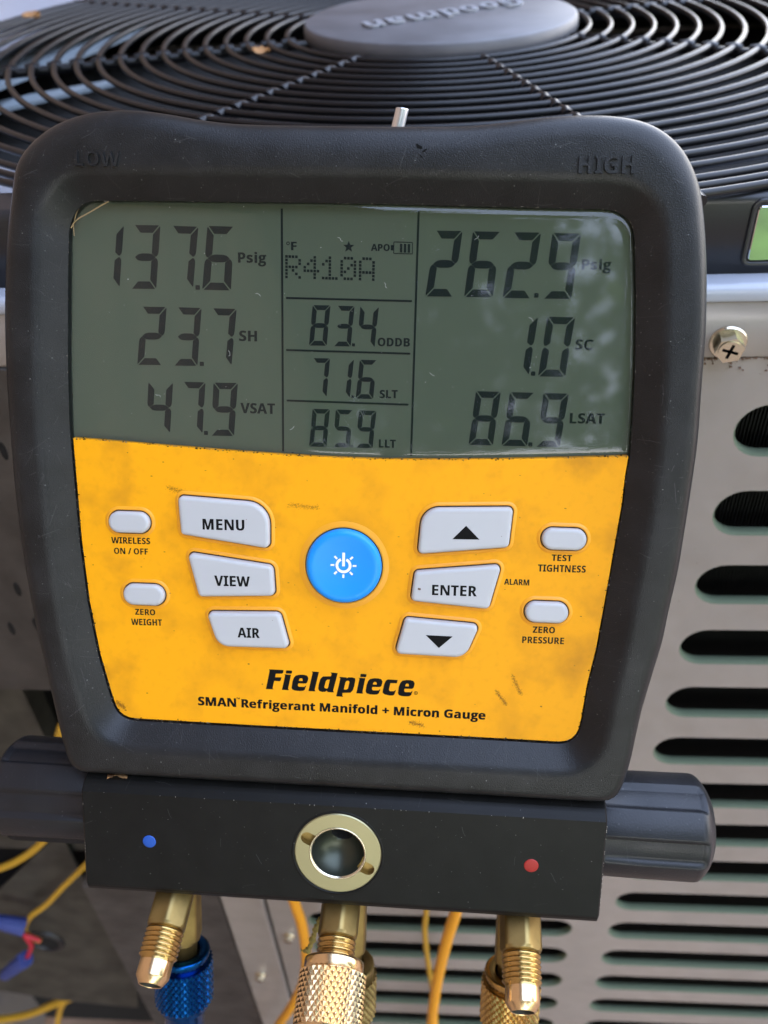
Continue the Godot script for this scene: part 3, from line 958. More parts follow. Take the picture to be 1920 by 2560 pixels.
	for poly in [[-21.41, -57.04, -17.3, -57.03, -17.44, -57.9, -17.79, -58.14, -19.49, -58.23, -19.64, -59.29, -17.86, -59.2, -18.07, -60.11, -18.36, -60.38, -19.92, -60.36, -20.38, -62.56, -20.07, -62.89, -22.32, -62.93, -22.13, -62.28, -21.2, -57.43],
	[-16.59, -57.23, -16.45, -57.07, -14.89, -57.09, -14.96, -57.77, -15.17, -58, -16.66, -58.01],
	[-17.11, -58.26, -15.21, -58.31, -16, -62.48, -15.76, -62.91, -17.78, -62.9, -17.64, -62.41, -16.87, -58.62],
	[-12.69, -58.14, -11.56, -58.11, -10.71, -58.32, -10.35, -59.02, -10.48, -59.77, -10.69, -60.38, -11.04, -60.67, -12.67, -60.73, -12.68, -60.01, -12, -60, -11.93, -59.63, -12.11, -59.26, -12.54, -59.18],
	[-12.69, -58.14, -12.54, -59.18, -12.89, -59.45, -13.03, -59.99, -12.68, -60.01, -12.67, -60.73, -13.17, -60.74, -13.27, -61.05, -13.27, -61.42, -13.02, -61.74, -11.53, -61.71, -11.04, -61.3, -10.94, -61.33, -11.31, -62.52, -11.81, -62.89, -12.66, -63, -13.94, -62.97, -14.79, -62.71, -15.05, -62.12, -14.8, -60.31, -14.38, -59.08, -13.82, -58.43],
	[-9.42, -57.03, -7.4, -57.07, -8.55, -62.37, -8.33, -62.88, -10.32, -62.84, -10.18, -62.31, -9.19, -57.39],
	[-4.77, -58.23, -4.07, -58.16, -3.91, -57.48, -4.18, -57.02, -2.18, -57.12, -3.38, -62.39, -3.09, -62.87, -4.86, -62.89, -5.22, -62.46, -5.29, -61.89, -4.87, -61.72, -4.34, -59.17, -4.76, -59.2],
	[-4.77, -58.23, -4.76, -59.2, -5.11, -59.22, -5.46, -59.65, -5.87, -61.32, -5.79, -61.69, -5.29, -61.89, -5.22, -62.46, -5.57, -62.84, -6.42, -62.93, -7.27, -62.68, -7.6, -62.02, -7.43, -60.66, -7.02, -59.14, -6.32, -58.35],
	[-1.73, -58.21, 0.24, -58.26, 0.39, -58.55, 0.59, -58.34, 0.68, -59.25, 0.4, -59.25, 0.05, -59.64, -0.41, -61.69, -0.36, -61.88, -0.05, -61.89, -0.04, -62.85, -0.74, -62.9, -0.8, -63.66, -0.58, -64.05, -2.56, -64.01, -2.43, -63.52, -1.44, -58.75],
	[0.59, -58.34, 0.8, -58.23, 1.86, -58.17, 2.63, -58.38, 2.75, -58.9, 2.53, -60.4, 2.14, -61.92, 1.51, -62.71, -0.04, -62.85, -0.05, -61.89, 0.3, -61.87, 0.72, -61.55, 1.11, -59.58, 0.96, -59.26, 0.68, -59.25],
	[4.12, -57.16, 4.26, -57, 5.8, -57.02, 5.75, -57.69, 5.54, -57.93, 4.07, -57.93],
	[3.61, -58.18, 5.49, -58.23, 4.78, -62.38, 5.03, -62.81, 3.03, -62.8, 3.16, -62.32, 3.86, -58.54],
	[7.93, -58.1, 9.05, -58.07, 9.89, -58.28, 10.26, -58.97, 10.14, -59.72, 9.95, -60.33, 9.6, -60.62, 7.99, -60.67, 7.97, -59.96, 8.65, -59.95, 8.71, -59.58, 8.52, -59.21, 8.09, -59.13],
	[7.93, -58.1, 8.09, -59.13, 7.75, -59.4, 7.62, -59.93, 7.97, -59.96, 7.99, -60.67, 7.5, -60.69, 7.41, -60.99, 7.42, -61.36, 7.66, -61.68, 9.14, -61.64, 9.62, -61.24, 9.72, -61.27, 9.37, -62.45, 8.88, -62.83, 8.04, -62.93, 6.78, -62.9, 5.93, -62.64, 5.66, -62.06, 5.87, -60.25, 6.27, -59.04, 6.81, -58.38],
	[11.74, -58.24, 14.47, -58.27, 14.22, -59.25, 12.47, -59.27, 12.1, -61.08, 12.25, -61.59, 12.53, -61.68, 13.44, -61.63, 13.92, -61.28, 14.04, -61.35, 13.68, -62.49, 13.34, -62.88, 12.36, -62.96, 10.95, -62.71, 10.37, -62.22, 10.42, -61.47, 10.73, -59.81, 11.19, -58.59],
	[16.84, -58.14, 17.95, -58.11, 18.79, -58.32, 19.16, -59.01, 19.05, -59.76, 18.86, -60.37, 18.52, -60.65, 16.92, -60.71, 16.89, -60, 17.56, -59.99, 17.62, -59.61, 17.43, -59.25, 17.01, -59.17],
	[16.84, -58.14, 17.01, -59.17, 16.67, -59.44, 16.54, -59.97, 16.89, -60, 16.92, -60.71, 16.43, -60.72, 16.34, -61.03, 16.35, -61.4, 16.6, -61.71, 18.06, -61.68, 18.54, -61.28, 18.64, -61.3, 18.3, -62.49, 17.82, -62.86, 16.99, -62.96, 15.72, -62.93, 14.87, -62.68, 14.61, -62.09, 14.8, -60.29, 15.19, -59.08, 15.73, -58.42]]:
		st = begin()
		sheet(st, pairs(poly), -4.91)
		obj("logo_stroke", st, M.print_black, face)
	var rm: Array = [19.58, -61.82, 0.53]
	st = begin()
	ring_shape(st, Vector2(rm[0], rm[1]), float(rm[2]) * 0.72, rm[2], -4.91, 0, TAU, 20)
	st.set_smooth_group(-1)
	obj("registered_mark", st, M.print_black, face)
	lettering("printed_text", "R", [rm[0] - rm[2] * 0.35, rm[1] - rm[2] * 0.42, rm[0] + rm[2] * 0.4, rm[1] - rm[2] * 0.42, rm[2] * 0.84], -4.91, 0.02, M.print_black, face)


func build_block(g: Node3D) -> void:
	# the anodised manifold bar: one section swept from end to end
	var half := PackedVector2Array()   # (w, v)
	half.append_array(pairs([-36.0, -126.0, -36.0, -93.0, -33.5, -90.6, -10.0, -90.3]))
	for k in 8:
		var a := lerpf(80.0, 28.0, k / 7.0)
		half.append(Vector2(-8.4 + 8.9 * cos(deg_to_rad(a)) * 1.06, -98.6 + 8.5 * sin(deg_to_rad(a))))
	half.append_array(pairs([0.0, -94.7, 0.0, -124.25, -0.35, -125.2, -1.0, -126.3, -2.2, -127.2, -4.0, -127.6, -34.0, -127.6]))
	var st := begin()
	var ends := []
	for q in [[-74.6, 0.5], [-74.1, 0.0], [73.0, 0.0], [73.5, 0.5]]:
		var ring := PackedVector3Array()
		for p in half:
			var c := Vector2(-18, -109.4)
			var s: Vector2 = c + (p - c) * (1.0 - float(q[1]) / 18.0)
			ring.append(Vector3(q[0], s.y, s.x) * MM)
		ends.append(ring)
	for k in 3:
		for i in half.size():
			var j := (i + 1) % half.size()
			if k == 1 and half[i].x > -0.001 and half[j].x > -0.001:
				continue   # the front face, which has the sight glass in it
			quad(st, ends[k][i], ends[k][j], ends[k + 1][j], ends[k + 1][i])
	var sg: Array = [-0.84, -109.36, 12.15]
	var opening := PackedVector2Array()
	for k in 72:
		opening.append((Vector2(sg[0], sg[1]) + Vector2.from_angle(TAU * k / 72) * float(sg[2]) * 1.06) * MM)
	holed(st, Vector2(-74.1, -124.25) * MM, Vector2(73.0, -94.7) * MM, opening, 0.0)
	for e in [ends[0], ends[3]]:
		var flat := PackedVector2Array()
		for p in e:
			flat.append(Vector2(p.z, p.y))
		var idx := Geometry2D.triangulate_polygon(flat)
		for i in range(0, idx.size(), 3):
			tri(st, e[idx[i]], e[idx[i + 1]], e[idx[i + 2]])
	var block := obj("manifold_block", st, M.anodised_black, g)
	# paint worn off along the sharp edges
	var wear := begin()
	for k in 60:
		var along := rng.randf()
		var q := Vector3(73.4, lerpf(-94.9, -124.2, along), -0.05)
		if k % 3 == 0:
			q = Vector3(-74.3 + rng.randf() * 148.0, -94.72, -0.02)
		elif k % 7 == 0:
			q = Vector3(-74.2, lerpf(-94.9, -124.0, along), -0.08)
		var s := rng.randf_range(0.03, 0.09)
		box(wear, (q - Vector3(s, s * rng.randf_range(0.8, 4.0), s)) * MM, (q + Vector3(s, s, s)) * MM)
	obj("worn_edge", wear, M.worn_edge, block).set_meta("kind", "stuff")
	var dots := [[[-55.2, -109.34], M.dot_blue, 1.95, "blue_dot"], [[53.53, -109.37], M.dot_red, 2.05, "red_dot"]]
	for d in dots:
		var prof := PackedVector2Array()
		for q in pairs([d[2], -0.2, d[2] - 0.05, 0.08, d[2] - 0.3, 0.16, 0.01, 0.12]):
			prof.append(q * MM)
		st = begin()
		lathe(st, prof, Vector3(d[0][0], d[0][1], 0) * MM, Vector3(0, 0, 1), 28, [1])
		obj(d[3], st, d[1], block)
	build_sight_glass(g)
	build_knobs(g)
	build_ports(g)


func build_sight_glass(g: Node3D) -> void:
	var s: Array = [-0.84, -109.36, 12.15]
	var at := Vector3(s[0], s[1], 0) * MM
	var r: float = s[2] * MM
	var cup := CSGCombiner3D.new()
	cup.name = "sight_glass"
	cup.position = at
	g.add_child(cup, true)
	var disc := CSGPolygon3D.new()
	var prof := PackedVector2Array()
	for q in pairs([0, -14, 12.4, -14, 12.4, -0.25, 11.9, 0.12, 0, 0.12]):
		prof.append(q * MM * (r / (12.0 * MM)))
	disc.polygon = prof
	disc.mode = CSGPolygon3D.MODE_SPIN
	disc.spin_sides = 72
	disc.rotation.x = PI / 2
	disc.material = M.zinc_gold
	disc.smooth_faces = false
	cup.add_child(disc, true)
	var ball := CSGSphere3D.new()
	ball.operation = CSGShape3D.OPERATION_SUBTRACTION
	ball.radius = r * 0.66
	ball.radial_segments = 48
	ball.rings = 24
	ball.position.z = r * 0.14
	ball.material = M.dark_bowl
	cup.add_child(ball, true)
	for sgn in [-1.0, 1.0]:
		var d: Vector2 = Vector2(cos(-0.46), sin(-0.46)) * sgn
		var slot := CSGCylinder3D.new()
		slot.operation = CSGShape3D.OPERATION_SUBTRACTION
		slot.radius = r * 0.15
		slot.height = r * 0.28
		slot.sides = 24
		slot.rotation.x = PI / 2
		slot.position = Vector3(d.x, d.y, 0) * r * 0.80
		slot.material = M.brass_dull
		cup.add_child(slot, true)
		var run := CSGBox3D.new()
		run.operation = CSGShape3D.OPERATION_SUBTRACTION
		run.size = Vector3(r * 0.5, r * 0.3, r * 0.28)
		run.rotation.z = atan2(d.y, d.x)
		run.position = Vector3(d.x, d.y, 0) * r * 0.55
		run.material = M.brass_dull
		cup.add_child(run, true)
	var hole := CSGCylinder3D.new()
	hole.operation = CSGShape3D.OPERATION_SUBTRACTION
	hole.radius = r * 0.25
	hole.height = r * 0.9
	hole.sides = 32
	hole.rotation.x = -1.1
	hole.position = Vector3(r * 0.05, r * 0.3, -r * 0.45)
	hole.material = M.black_hole
	cup.add_child(hole, true)
	var st := begin()
	var prof2 := PackedVector2Array()
	for q in pairs([12.25, -0.3, 12.3, 0.05, 12.6, 0.16, 12.95, 0.1, 13.1, -0.2]):
		prof2.append(q * MM * (r / (12.0 * MM)))
	lathe(st, prof2, at, Vector3(0, 0, 1), 96, [1])
	obj("sight_glass_rim", st, M.anodised_black, g)
	st = begin()
	var mouth := sqrt(0.66 * 0.66 - 0.14 * 0.14) * r
	lathe(st, PackedVector2Array([Vector2(mouth + 0.0002, 0.00011), Vector2(mouth + 0.0003, 0.0002), Vector2(mouth + 0.0001, 0.00026), Vector2(mouth - 0.0002, 0.0002), Vector2(mouth - 0.0004, -0.0002)]), at, Vector3(0, 0, 1), 96, [1])
	obj("sight_glass_lip", st, M.zinc, g)


func build_knobs(g: Node3D) -> void:
	for side in [-1.0, 1.0]:
		var st := begin()
		var x0 := 73.6 if side > 0.0 else -74.7
		var base := Vector3(x0 * MM, -107.6 * MM, -22.0 * MM)
		var sides := 144
		var twist := 0.32 if side > 0.0 else 0.1
		var wave := func(a: float, q: Vector2) -> float:
			var t := fposmod((a + twist) / TAU * 6.0, 1.0)
			var edge := smoothstep(0.0, 0.035, t) * (1.0 - smoothstep(0.56, 0.595, t))
			var grip := clampf((q.y - 1.4 * MM) / (0.8 * MM), 0, 1) * clampf((30.4 * MM - q.y) / (0.8 * MM), 0, 1)
			var chord := 1.0 - 0.018 * cos((t - 0.29) * PI / 0.3) if t < 0.6 else 1.0
			return q.x - (1.0 - edge) * grip * 1.5 * MM * minf(1.0, q.x / (12.0 * MM)) - (chord - 1.0) * q.x * 0.0
		var prof := PackedVector2Array()
		for q in pairs([10.0, 0.3, 14.6, 0.3, 15.2, 0.5, 15.3, 1.2, 15.5, 2.2, 15.7, 14.0, 15.8, 28.4, 15.5, 29.6, 14.8, 30.7, 14.0, 31.5, 12.6, 32.6, 10.5, 33.7, 7.0, 34.8, 3.5, 35.3, 0.01, 35.5]):
			prof.append(q * MM)
		lathe(st, prof, base, Vector3(side, 0, 0), sides, [2, 1, 1, 1, 1, 1, 1, 1, 1, 1, 1, 1, 1, 1], wave, Vector3(0, 1, 0))
		obj("valve_knob", st, M.knob, g)
		st = begin()
		lathe(st, PackedVector2Array([Vector2(9, -0.5) * MM, Vector2(9, 0.6) * MM]), base, Vector3(side, 0, 0), 32, [1])
		obj("knob_collar", st, M.black_hole, g)


func hex_wave(r: float) -> Callable:
	return func(a: float, q: Vector2) -> float:
		var t := fposmod(a, PI / 3) - PI / 6
		return minf(q.x, r / cos(t))


func build_ports(g: Node3D) -> void:
	var front: Array = [-50.32, -127, -15.47, -0.4, -127, -16.46, 52.46, -127, -15.61]
	var axis := Vector3(0, -cos(0.925), sin(0.925))
	for i in 3:
		var base := Vector3(front[i * 3], front[i * 3 + 1], front[i * 3 + 2]) * MM
		var ax := (axis + Vector3([-0.06, -0.02, 0.0][i], 0, 0)).normalized()
		var st := begin()
		lathe(st, scaled_pairs([6.1, -5, 6.1, 17.4, 5.7, 18.2, 5.2, 18.5]), base, ax, 72, [1, 2, 3], hex_wave(5.5 * MM), Vector3(0.2, 1, 0))
		var body := obj("flare_fitting", st, M.brass_dull, g)
		# the thread, the nose and its bore, coloured dark for the shade inside
		st = begin()
		var prof := [4.9, 18.3, 5.2, 18.6]
		for k in 6:
			prof.append_array([5.5, 19.2 + k * 1.32, 5.62, 19.45 + k * 1.32, 5.5, 19.7 + k * 1.32, 4.85, 20.3 + k * 1.32, 4.85, 20.45 + k * 1.32])
		prof.append_array([4.75, 27.6])
		lathe(st, scaled_pairs(prof), base, ax, 64, [1])
		obj("thread", st, M.brass, body)
		st = begin()
		lathe(st, scaled_pairs([4.8, 27.5, 4.8, 31.4, 4.65, 31.7, 3.45, 33.5, 3.25, 33.65, 3.1, 33.5]), base, ax, 64, [1, 1, 2, 2, 3])
		obj("flare_nose", st, M.copper_brass, body)
		st = begin()
		lathe(st, scaled_pairs([3.1, 33.5, 2.95, 33.2, 2.9, 25.0, 0.01, 25.0]), base, ax, 48, [1, 1, 2])
		obj("port_bore", st, M.bore, body)
	var rear: Array = [-53.71, 0.39, 53.04]
	for i in 3:
		var st := begin()
		lathe(st, scaled_pairs([6.3, 0, 6.3, 33, 5.6, 34.2, 4.5, 34.2, 4.5, 44]), Vector3(rear[i], -125, -24) * MM, Vector3(0, -1, 0), 72, [1, 2, 3, 3], hex_wave(5.6 * MM), Vector3(0, 0, 1))
		obj("rear_stem", st, M.brass_dull, g)
	# the steel hook behind the housing
	var st := begin()
	var inv := g.transform.affine_inverse()
	var path := PackedVector3Array()
	for p in triples([-0.0116, 0.9331, -0.246, -0.0119, 0.9318, -0.2455, -0.0132, 0.9276, -0.244, -0.0152, 0.921, -0.242]):
		path.append(inv * p)
	tube(st, spline(path, 6), 1.75 * MM, 20, func(t): return sqrt(clampf(t * 14.0 + 0.05, 0.0, 1.0)))
	obj("hanging_hook", st, M.steel, g)


func scaled_pairs(a: Array) -> PackedVector2Array:
	var out := PackedVector2Array()
	for q in pairs(a):
		out.append(q * MM)
	return out


# ------------------------------------------------------------------ hose couplings
func knurl(st: SurfaceTool, r: float, s0: float, s1: float, base: Vector3, axis: Vector3, around: int, rows: float, deep: float, start: Vector3) -> void:
	# crisp little pyramids between two families of crossing grooves
	var x := (start - axis * start.dot(axis)).normalized()
	var y := axis.cross(x)
	var at := func(u: float, t: float, rr: float) -> Vector3:
		var a := TAU * u / around
		return base + axis * lerpf(s0, s1, clampf(t / rows, 0.0, 1.0)) + (x * cos(a) + y * sin(a)) * rr
	st.set_smooth_group(-1)
	for k in int(rows * 2.0) + 1:
		var tc := k * 0.5
		for i in around:
			var uc := i + 0.5 * (k % 2)
			var low := []
			var high := []
			for c in [Vector2(-.5, 0), Vector2(0, .5), Vector2(.5, 0), Vector2(0, -.5)]:
				low.append(at.call(uc + c.x, tc + c.y, r - deep))
				high.append(at.call(uc + c.x * 0.16, tc + c.y * 0.16, r))
			for j in 4:
				quad(st, low[j], low[(j + 1) % 4], high[(j + 1) % 4], high[j])
			quad(st, high[0], high[1], high[2], high[3])


func coupling(label: String, xf: Transform3D, base: Vector3, axis: Vector3, m: Material, m2: Material, front: bool) -> void:
	var o := thing("hose_coupling", label, "hose coupling", xf, "threaded hose couplings under the gauge")
	var start := Vector3(0.3, 0.2, 1).normalized()
	var st := begin()
	lathe(st, scaled_pairs([5.2, 3.0, 5.4, 0.3, 6.0, 0.0, 8.0, 0.0, 8.5, 0.35, 8.55, 0.8, 8.55, 3.1, 8.3, 3.3, 8.3, 3.6]), base, axis, 72, [2, 1, 1, 1, 1, 1, 1, 1], null, start)
	obj("collar", st, m2, o)
	st = begin()
	lathe(st, scaled_pairs([8.3, 3.5, 9.0, 3.8]), base, axis, 72, [1], null, start)
	knurl(st, 9.55 * MM, 3.7 * MM, (17.6 if front else 18.0) * MM, base, axis, 32, 5.5, 0.55 * MM, start)
	obj("knurled_grip", st, m, o)
	st = begin()
	var e := 17.4 if front else 17.8
	lathe(st, scaled_pairs([9.0, e, 8.6, e + 0.5, 8.4, e + 2.4, 7.2, e + 3.0, 6.6, e + 4.2, 6.4, e + 12.0]), base, axis, 72, [1, 1, 2, 1, 1], null, start)
	obj("ferrule", st, m2, o)
	st = begin()
	var path := PackedVector3Array()
	# the hose bends over and hangs to the ground
	var down := xf.basis.inverse() * Vector3.DOWN
	var p := base + axis * (e + 8.0) * MM
	for k in 44:
		path.append(p)
		if (xf * p).y < 0.012:
			break
		p += axis.lerp(down, clampf(k / 10.0, 0.0, 1.0)).normalized() * 0.02
	tube(st, path, 5.6 * MM, 24)
	obj("hose", st, M.rubber, o)


func build_couplings() -> void:
	var gauge_at: Transform3D = Transform3D(Basis(Vector3(0.99917, -0.03765, 0.01568), Vector3(0.04063, 0.88621, -0.46150), Vector3(0.00348, 0.46175, 0.88700)), Vector3(-0.02535, 0.86337, -0.17751))
	var front: Array = [-50.32, -127, -15.47, -0.4, -127, -16.46, 52.46, -127, -15.61]
	var rear: Array = [-53.71, 0.39, 53.04]
	var tops: Array = [-163.53, -164.19, -162.87]
	var axis := Vector3(-0.02, -cos(0.925), sin(0.925)).normalized()
	var base := Vector3(front[3], front[4], front[5]) * MM
	coupling("bright pink-gold knurled hose coupling screwed on the middle front port", gauge_at, base + axis * 24.2 * MM, axis, M.copper_brass, M.copper_brass, true)
	var labels := ["blue anodised knurled hose coupling under the left port", "dull brass knurled hose coupling half hidden behind the middle front one", "golden brass knurled hose coupling behind the right front port"]
	var ms := [M.blue_anodised, M.brass_dull, M.brass]
	for i in 3:
		coupling(labels[i], gauge_at, Vector3(rear[i], tops[i], -24.0) * MM, Vector3(0, -1, 0), ms[i], ms[i], false)


# ------------------------------------------------------------------ the condenser unit
func stadium(cx0: float, cx1: float, cy: float, h: float, steps := 12) -> PackedVector2Array:
	var out := PackedVector2Array()
	var r := h / 2.0
	for k in steps + 1:
		out.append(Vector2(cx1 - r, cy) + Vector2.from_angle(-PI / 2 + PI * k / steps) * r)
	for k in steps + 1:
		out.append(Vector2(cx0 + r, cy) + Vector2.from_angle(PI / 2 + PI * k / steps) * r)
	return out


# the sheet between a rectangle and a hole in it
func holed(st: SurfaceTool, lo: Vector2, hi: Vector2, hole: PackedVector2Array, z: float) -> void:
	var c := Vector2.ZERO
	for p in hole:
		c += p / hole.size()
	var angles := []
	for p in hole:
		angles.append((p - c).angle())
	for q in [lo, hi, Vector2(lo.x, hi.y), Vector2(hi.x, lo.y)]:
		angles.append((q - c).angle())
	angles.sort()
	var a := PackedVector3Array()
	var b := PackedVector3Array()
	for t in angles:
		var d := Vector2.from_angle(t)
		var k := 1e9
		if absf(d.x) > 1e-6:
			k = minf(k, ((hi.x if d.x > 0 else lo.x) - c.x) / d.x)
		if absf(d.y) > 1e-6:
			k = minf(k, ((hi.y if d.y > 0 else lo.y) - c.y) / d.y)
		var p := c + d * k
		a.append(Vector3(p.x, p.y, z))
		var best := 0.0
		for i in hole.size():
			var e := hole[(i + 1) % hole.size()] - hole[i]
			var den := d.cross(e)
			if absf(den) < 1e-12:
				continue
			var u := (hole[i] - c).cross(e) / den
			var s := (hole[i] - c).cross(d) / den
			if u > best and s >= -1e-4 and s <= 1.0001:
				best = u
		var h := c + d * best
		b.append(Vector3(h.x, h.y, z))
	loft(st, [a, b], [-1])


func build_condenser() -> void:
	var ac := thing("condenser_unit", "grey outdoor air conditioning condenser with louvred side and round wire fan grille on top", "air conditioner")
	build_louvres(ac)
	build_top(ac)
	build_grille(ac)
	build_left_side(ac)


func build_louvres(ac: Node3D) -> void:
	var pitch := 0.0383
	var columns := [[-0.0905, 0.0807, -0.1145, 0.0922], [0.1033, 0.335, 0.0922, 0.36]]
	var st := begin()
	var top := 0.8455
	for c in columns:
		var y := 0.8261
		var upper := top
		for k in 21:
			var cy := y - 0.0105
			var lower := cy - pitch / 2.0
			if k == 20:
				lower = 0.03
			var hole := stadium(c[0], c[1], cy, 0.0225)
			holed(st, Vector2(c[2], lower), Vector2(c[3], upper), hole, SKIN_Z)
			upper = lower
			y -= pitch
	obj("louvre_panel", st, M.panel_paint, ac)
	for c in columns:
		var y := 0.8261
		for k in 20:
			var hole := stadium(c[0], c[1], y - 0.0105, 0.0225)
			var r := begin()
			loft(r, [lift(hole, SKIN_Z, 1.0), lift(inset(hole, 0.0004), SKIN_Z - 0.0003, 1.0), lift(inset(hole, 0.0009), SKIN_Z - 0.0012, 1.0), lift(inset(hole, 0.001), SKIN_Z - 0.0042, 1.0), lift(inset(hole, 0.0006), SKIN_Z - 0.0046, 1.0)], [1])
			obj("slot_rim", r, M.rim_green, ac)
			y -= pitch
	# the finned coil behind the slots
	st = begin()
	for k in 345:
		var x := -0.112 + k * 0.00138
		box(st, Vector3(x, 0.05, -0.289), Vector3(x + 0.0003, 0.845, -0.2802))
	st.generate_normals()
	st.set_material(M.coil)
	place("coil_fins", st.commit(), ac).set_meta("kind", "stuff")
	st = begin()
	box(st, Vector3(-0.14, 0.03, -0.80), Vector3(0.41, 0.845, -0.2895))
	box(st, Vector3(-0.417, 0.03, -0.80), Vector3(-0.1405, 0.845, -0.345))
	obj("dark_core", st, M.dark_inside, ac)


func profile_bar(st: SurfaceTool, p: PackedVector2Array, x0: float, x1: float, groups: Array) -> void:
	# p: (z, y) from back top round the front to the bottom
	var a := PackedVector3Array()
	var b := PackedVector3Array()
	for q in p:
		a.append(Vector3(x0, q.y, q.x))
		b.append(Vector3(x1, q.y, q.x))
	for i in p.size() - 1:
		st.set_smooth_group(groups[mini(i, groups.size() - 1)])
		quad(st, a[i], b[i], b[i + 1], a[i + 1])


func build_top(ac: Node3D) -> void:
	var st := begin()
	var y0 := 0.8722
	# ledge, rolled edge, lip, skirt
	var p := PackedVector2Array([Vector2(-0.30, y0), Vector2(FACE_Z - 0.0028, y0)])
	for k in 7:
		var a := PI / 2 - PI / 2 * k / 6
		p.append(Vector2(FACE_Z - 0.0028 + cos(a) * 0.0028, y0 - 0.0028 + sin(a) * 0.0028))
	p.append(Vector2(FACE_Z, 0.8672))
	p.append(Vector2(FACE_Z - 0.0004, 0.8666))
	p.append(Vector2(SKIN_Z, 0.8665))
	profile_bar(st, p, -0.42, 0.41, [1])
	var cover := obj("top_cover_edge", st, M.cover_paint, ac)
	st = begin()
	profile_bar(st, PackedVector2Array([Vector2(SKIN_Z + 0.0001, 0.8664), Vector2(SKIN_Z + 0.0006, 0.866), Vector2(SKIN_Z + 0.0006, 0.8466), Vector2(SKIN_Z + 0.0003, 0.8459), Vector2(SKIN_Z - 0.002, 0.8459)]), -0.16, 0.36, [1])
	var skirt := obj("top_cover_skirt", st, M.panel_paint, ac)
	# rusty dirt along the seam
	st = begin()
	for k in 170:
		var x := rng.randf_range(0.07, 0.12) if k % 4 else rng.randf_range(0.05, 0.2)
		var y := 0.8456 + rng.randfn(0, 0.0003) - (0.006 * rng.randf() if k % 5 == 0 else 0.0)
		var s := rng.randf_range(0.00008, 0.0003)
		box(st, Vector3(x - s * 1.6, y - s, SKIN_Z - 0.0004), Vector3(x + s, y + s * 0.7, SKIN_Z + 0.00075))
	obj("seam_dirt", st, M.dirt, skirt).set_meta("kind", "stuff")
	# the black rail with its badge
	st = begin()
	var rail := PackedVector2Array([Vector2(-0.292, 0.8985)])
	for k in 7:
		var a := PI / 2 - PI / 2 * k / 6
		rail.append(Vector2(RAIL_Z - 0.0035 + cos(a) * 0.0035, 0.895 + sin(a) * 0.0035))
	rail.append(Vector2(RAIL_Z, 0.8724))
	rail.append(Vector2(RAIL_Z - 0.02, 0.8724))
	profile_bar(st, rail, -0.42, 0.41, [1])
	var r := obj("top_rail", st, M.rail_plastic, ac)
	st = begin()
	var bd := PackedVector2Array([Vector2(0.0968, 0.8768), Vector2(0.165, 0.8768), Vector2(0.165, 0.8950), Vector2(0.0968, 0.8950)])
	var rb := rounded([0.0968, 0.8768, 0.0012, 0.165, 0.8768, 0.0012, 0.165, 0.8945, 0.0012, 0.0968, 0.8945, 0.0012], 5)
	slab(st, rb, RAIL_Z - 0.001, RAIL_Z + 0.0006, 0.0003, 1.0)
	obj("badge_plate", st, M.chrome, r)
	st = begin()
	var frame := inset(rb, -0.0022)
	loft(st, [lift(frame, RAIL_Z - 0.001, 1.0), lift(frame, RAIL_Z + 0.0003, 1.0), lift(inset(rb, -0.0018), RAIL_Z + 0.0006, 1.0), lift(inset(rb, -0.0006), RAIL_Z + 0.0006, 1.0), lift(inset(rb, -0.0003), RAIL_Z - 0.001, 1.0)], [1])
	obj("badge_frame", st, M.rail_plastic, r)
	# screws
	var sc: Array = [0.0938, 0.8519, -0.2656, -0.1056, 0.41, -0.2641, -0.1327, 0.351, -0.2641]
	for i in 3:
		screw(Vector3(sc[i * 3], sc[i * 3 + 1], (SKIN_Z + 0.0006) if i < 1 else (SKIN_Z if i == 1 else FACE_Z)), ac, [0.0062, 0.0042, 0.0044][i])
	# pale deck round the fan opening, standing a little below the wires
	st = begin()
	var inner := PackedVector3Array()
	var outer := PackedVector3Array()
	var under := PackedVector3Array()
	for k in 128:
		var a := TAU * k / 128
		var d := Vector2(cos(a), sin(a))
		var t := 1e9
		t = minf(t, (0.42 + (HUB.x if d.x < 0 else -HUB.x)) / maxf(absf(d.x), 1e-5))
		t = minf(t, ((HUB.z + 0.82) if d.y < 0 else (-0.292 - HUB.z)) / maxf(absf(d.y), 1e-5))
		outer.append(Vector3(HUB.x + d.x * t, 0.894, HUB.z + d.y * t))
		var ri := minf(0.262, t - 0.004)
		inner.append(Vector3(HUB.x + d.x * ri, 0.893, HUB.z + d.y * ri))
		var ru := minf(0.38, t - 0.003)
		under.append(Vector3(HUB.x + d.x * ru, 0.845, HUB.z + d.y * ru))
	loft(st, [outer, inner], [1])
	obj("top_deck", st, M.cover_paint, ac)
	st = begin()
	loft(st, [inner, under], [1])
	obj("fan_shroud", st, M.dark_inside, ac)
	st = begin()
	for q in [[Vector3(-0.425, 0.03, -0.825), Vector3(-0.418, 0.8935, -0.27)], [Vector3(0.413, 0.03, -0.825), Vector3(0.42, 0.8935, -0.27)], [Vector3(-0.418, 0.03, -0.827), Vector3(0.413, 0.8935, -0.82)]]:
		box(st, q[0], q[1])
	obj("outer_wall", st, M.panel_paint, ac)


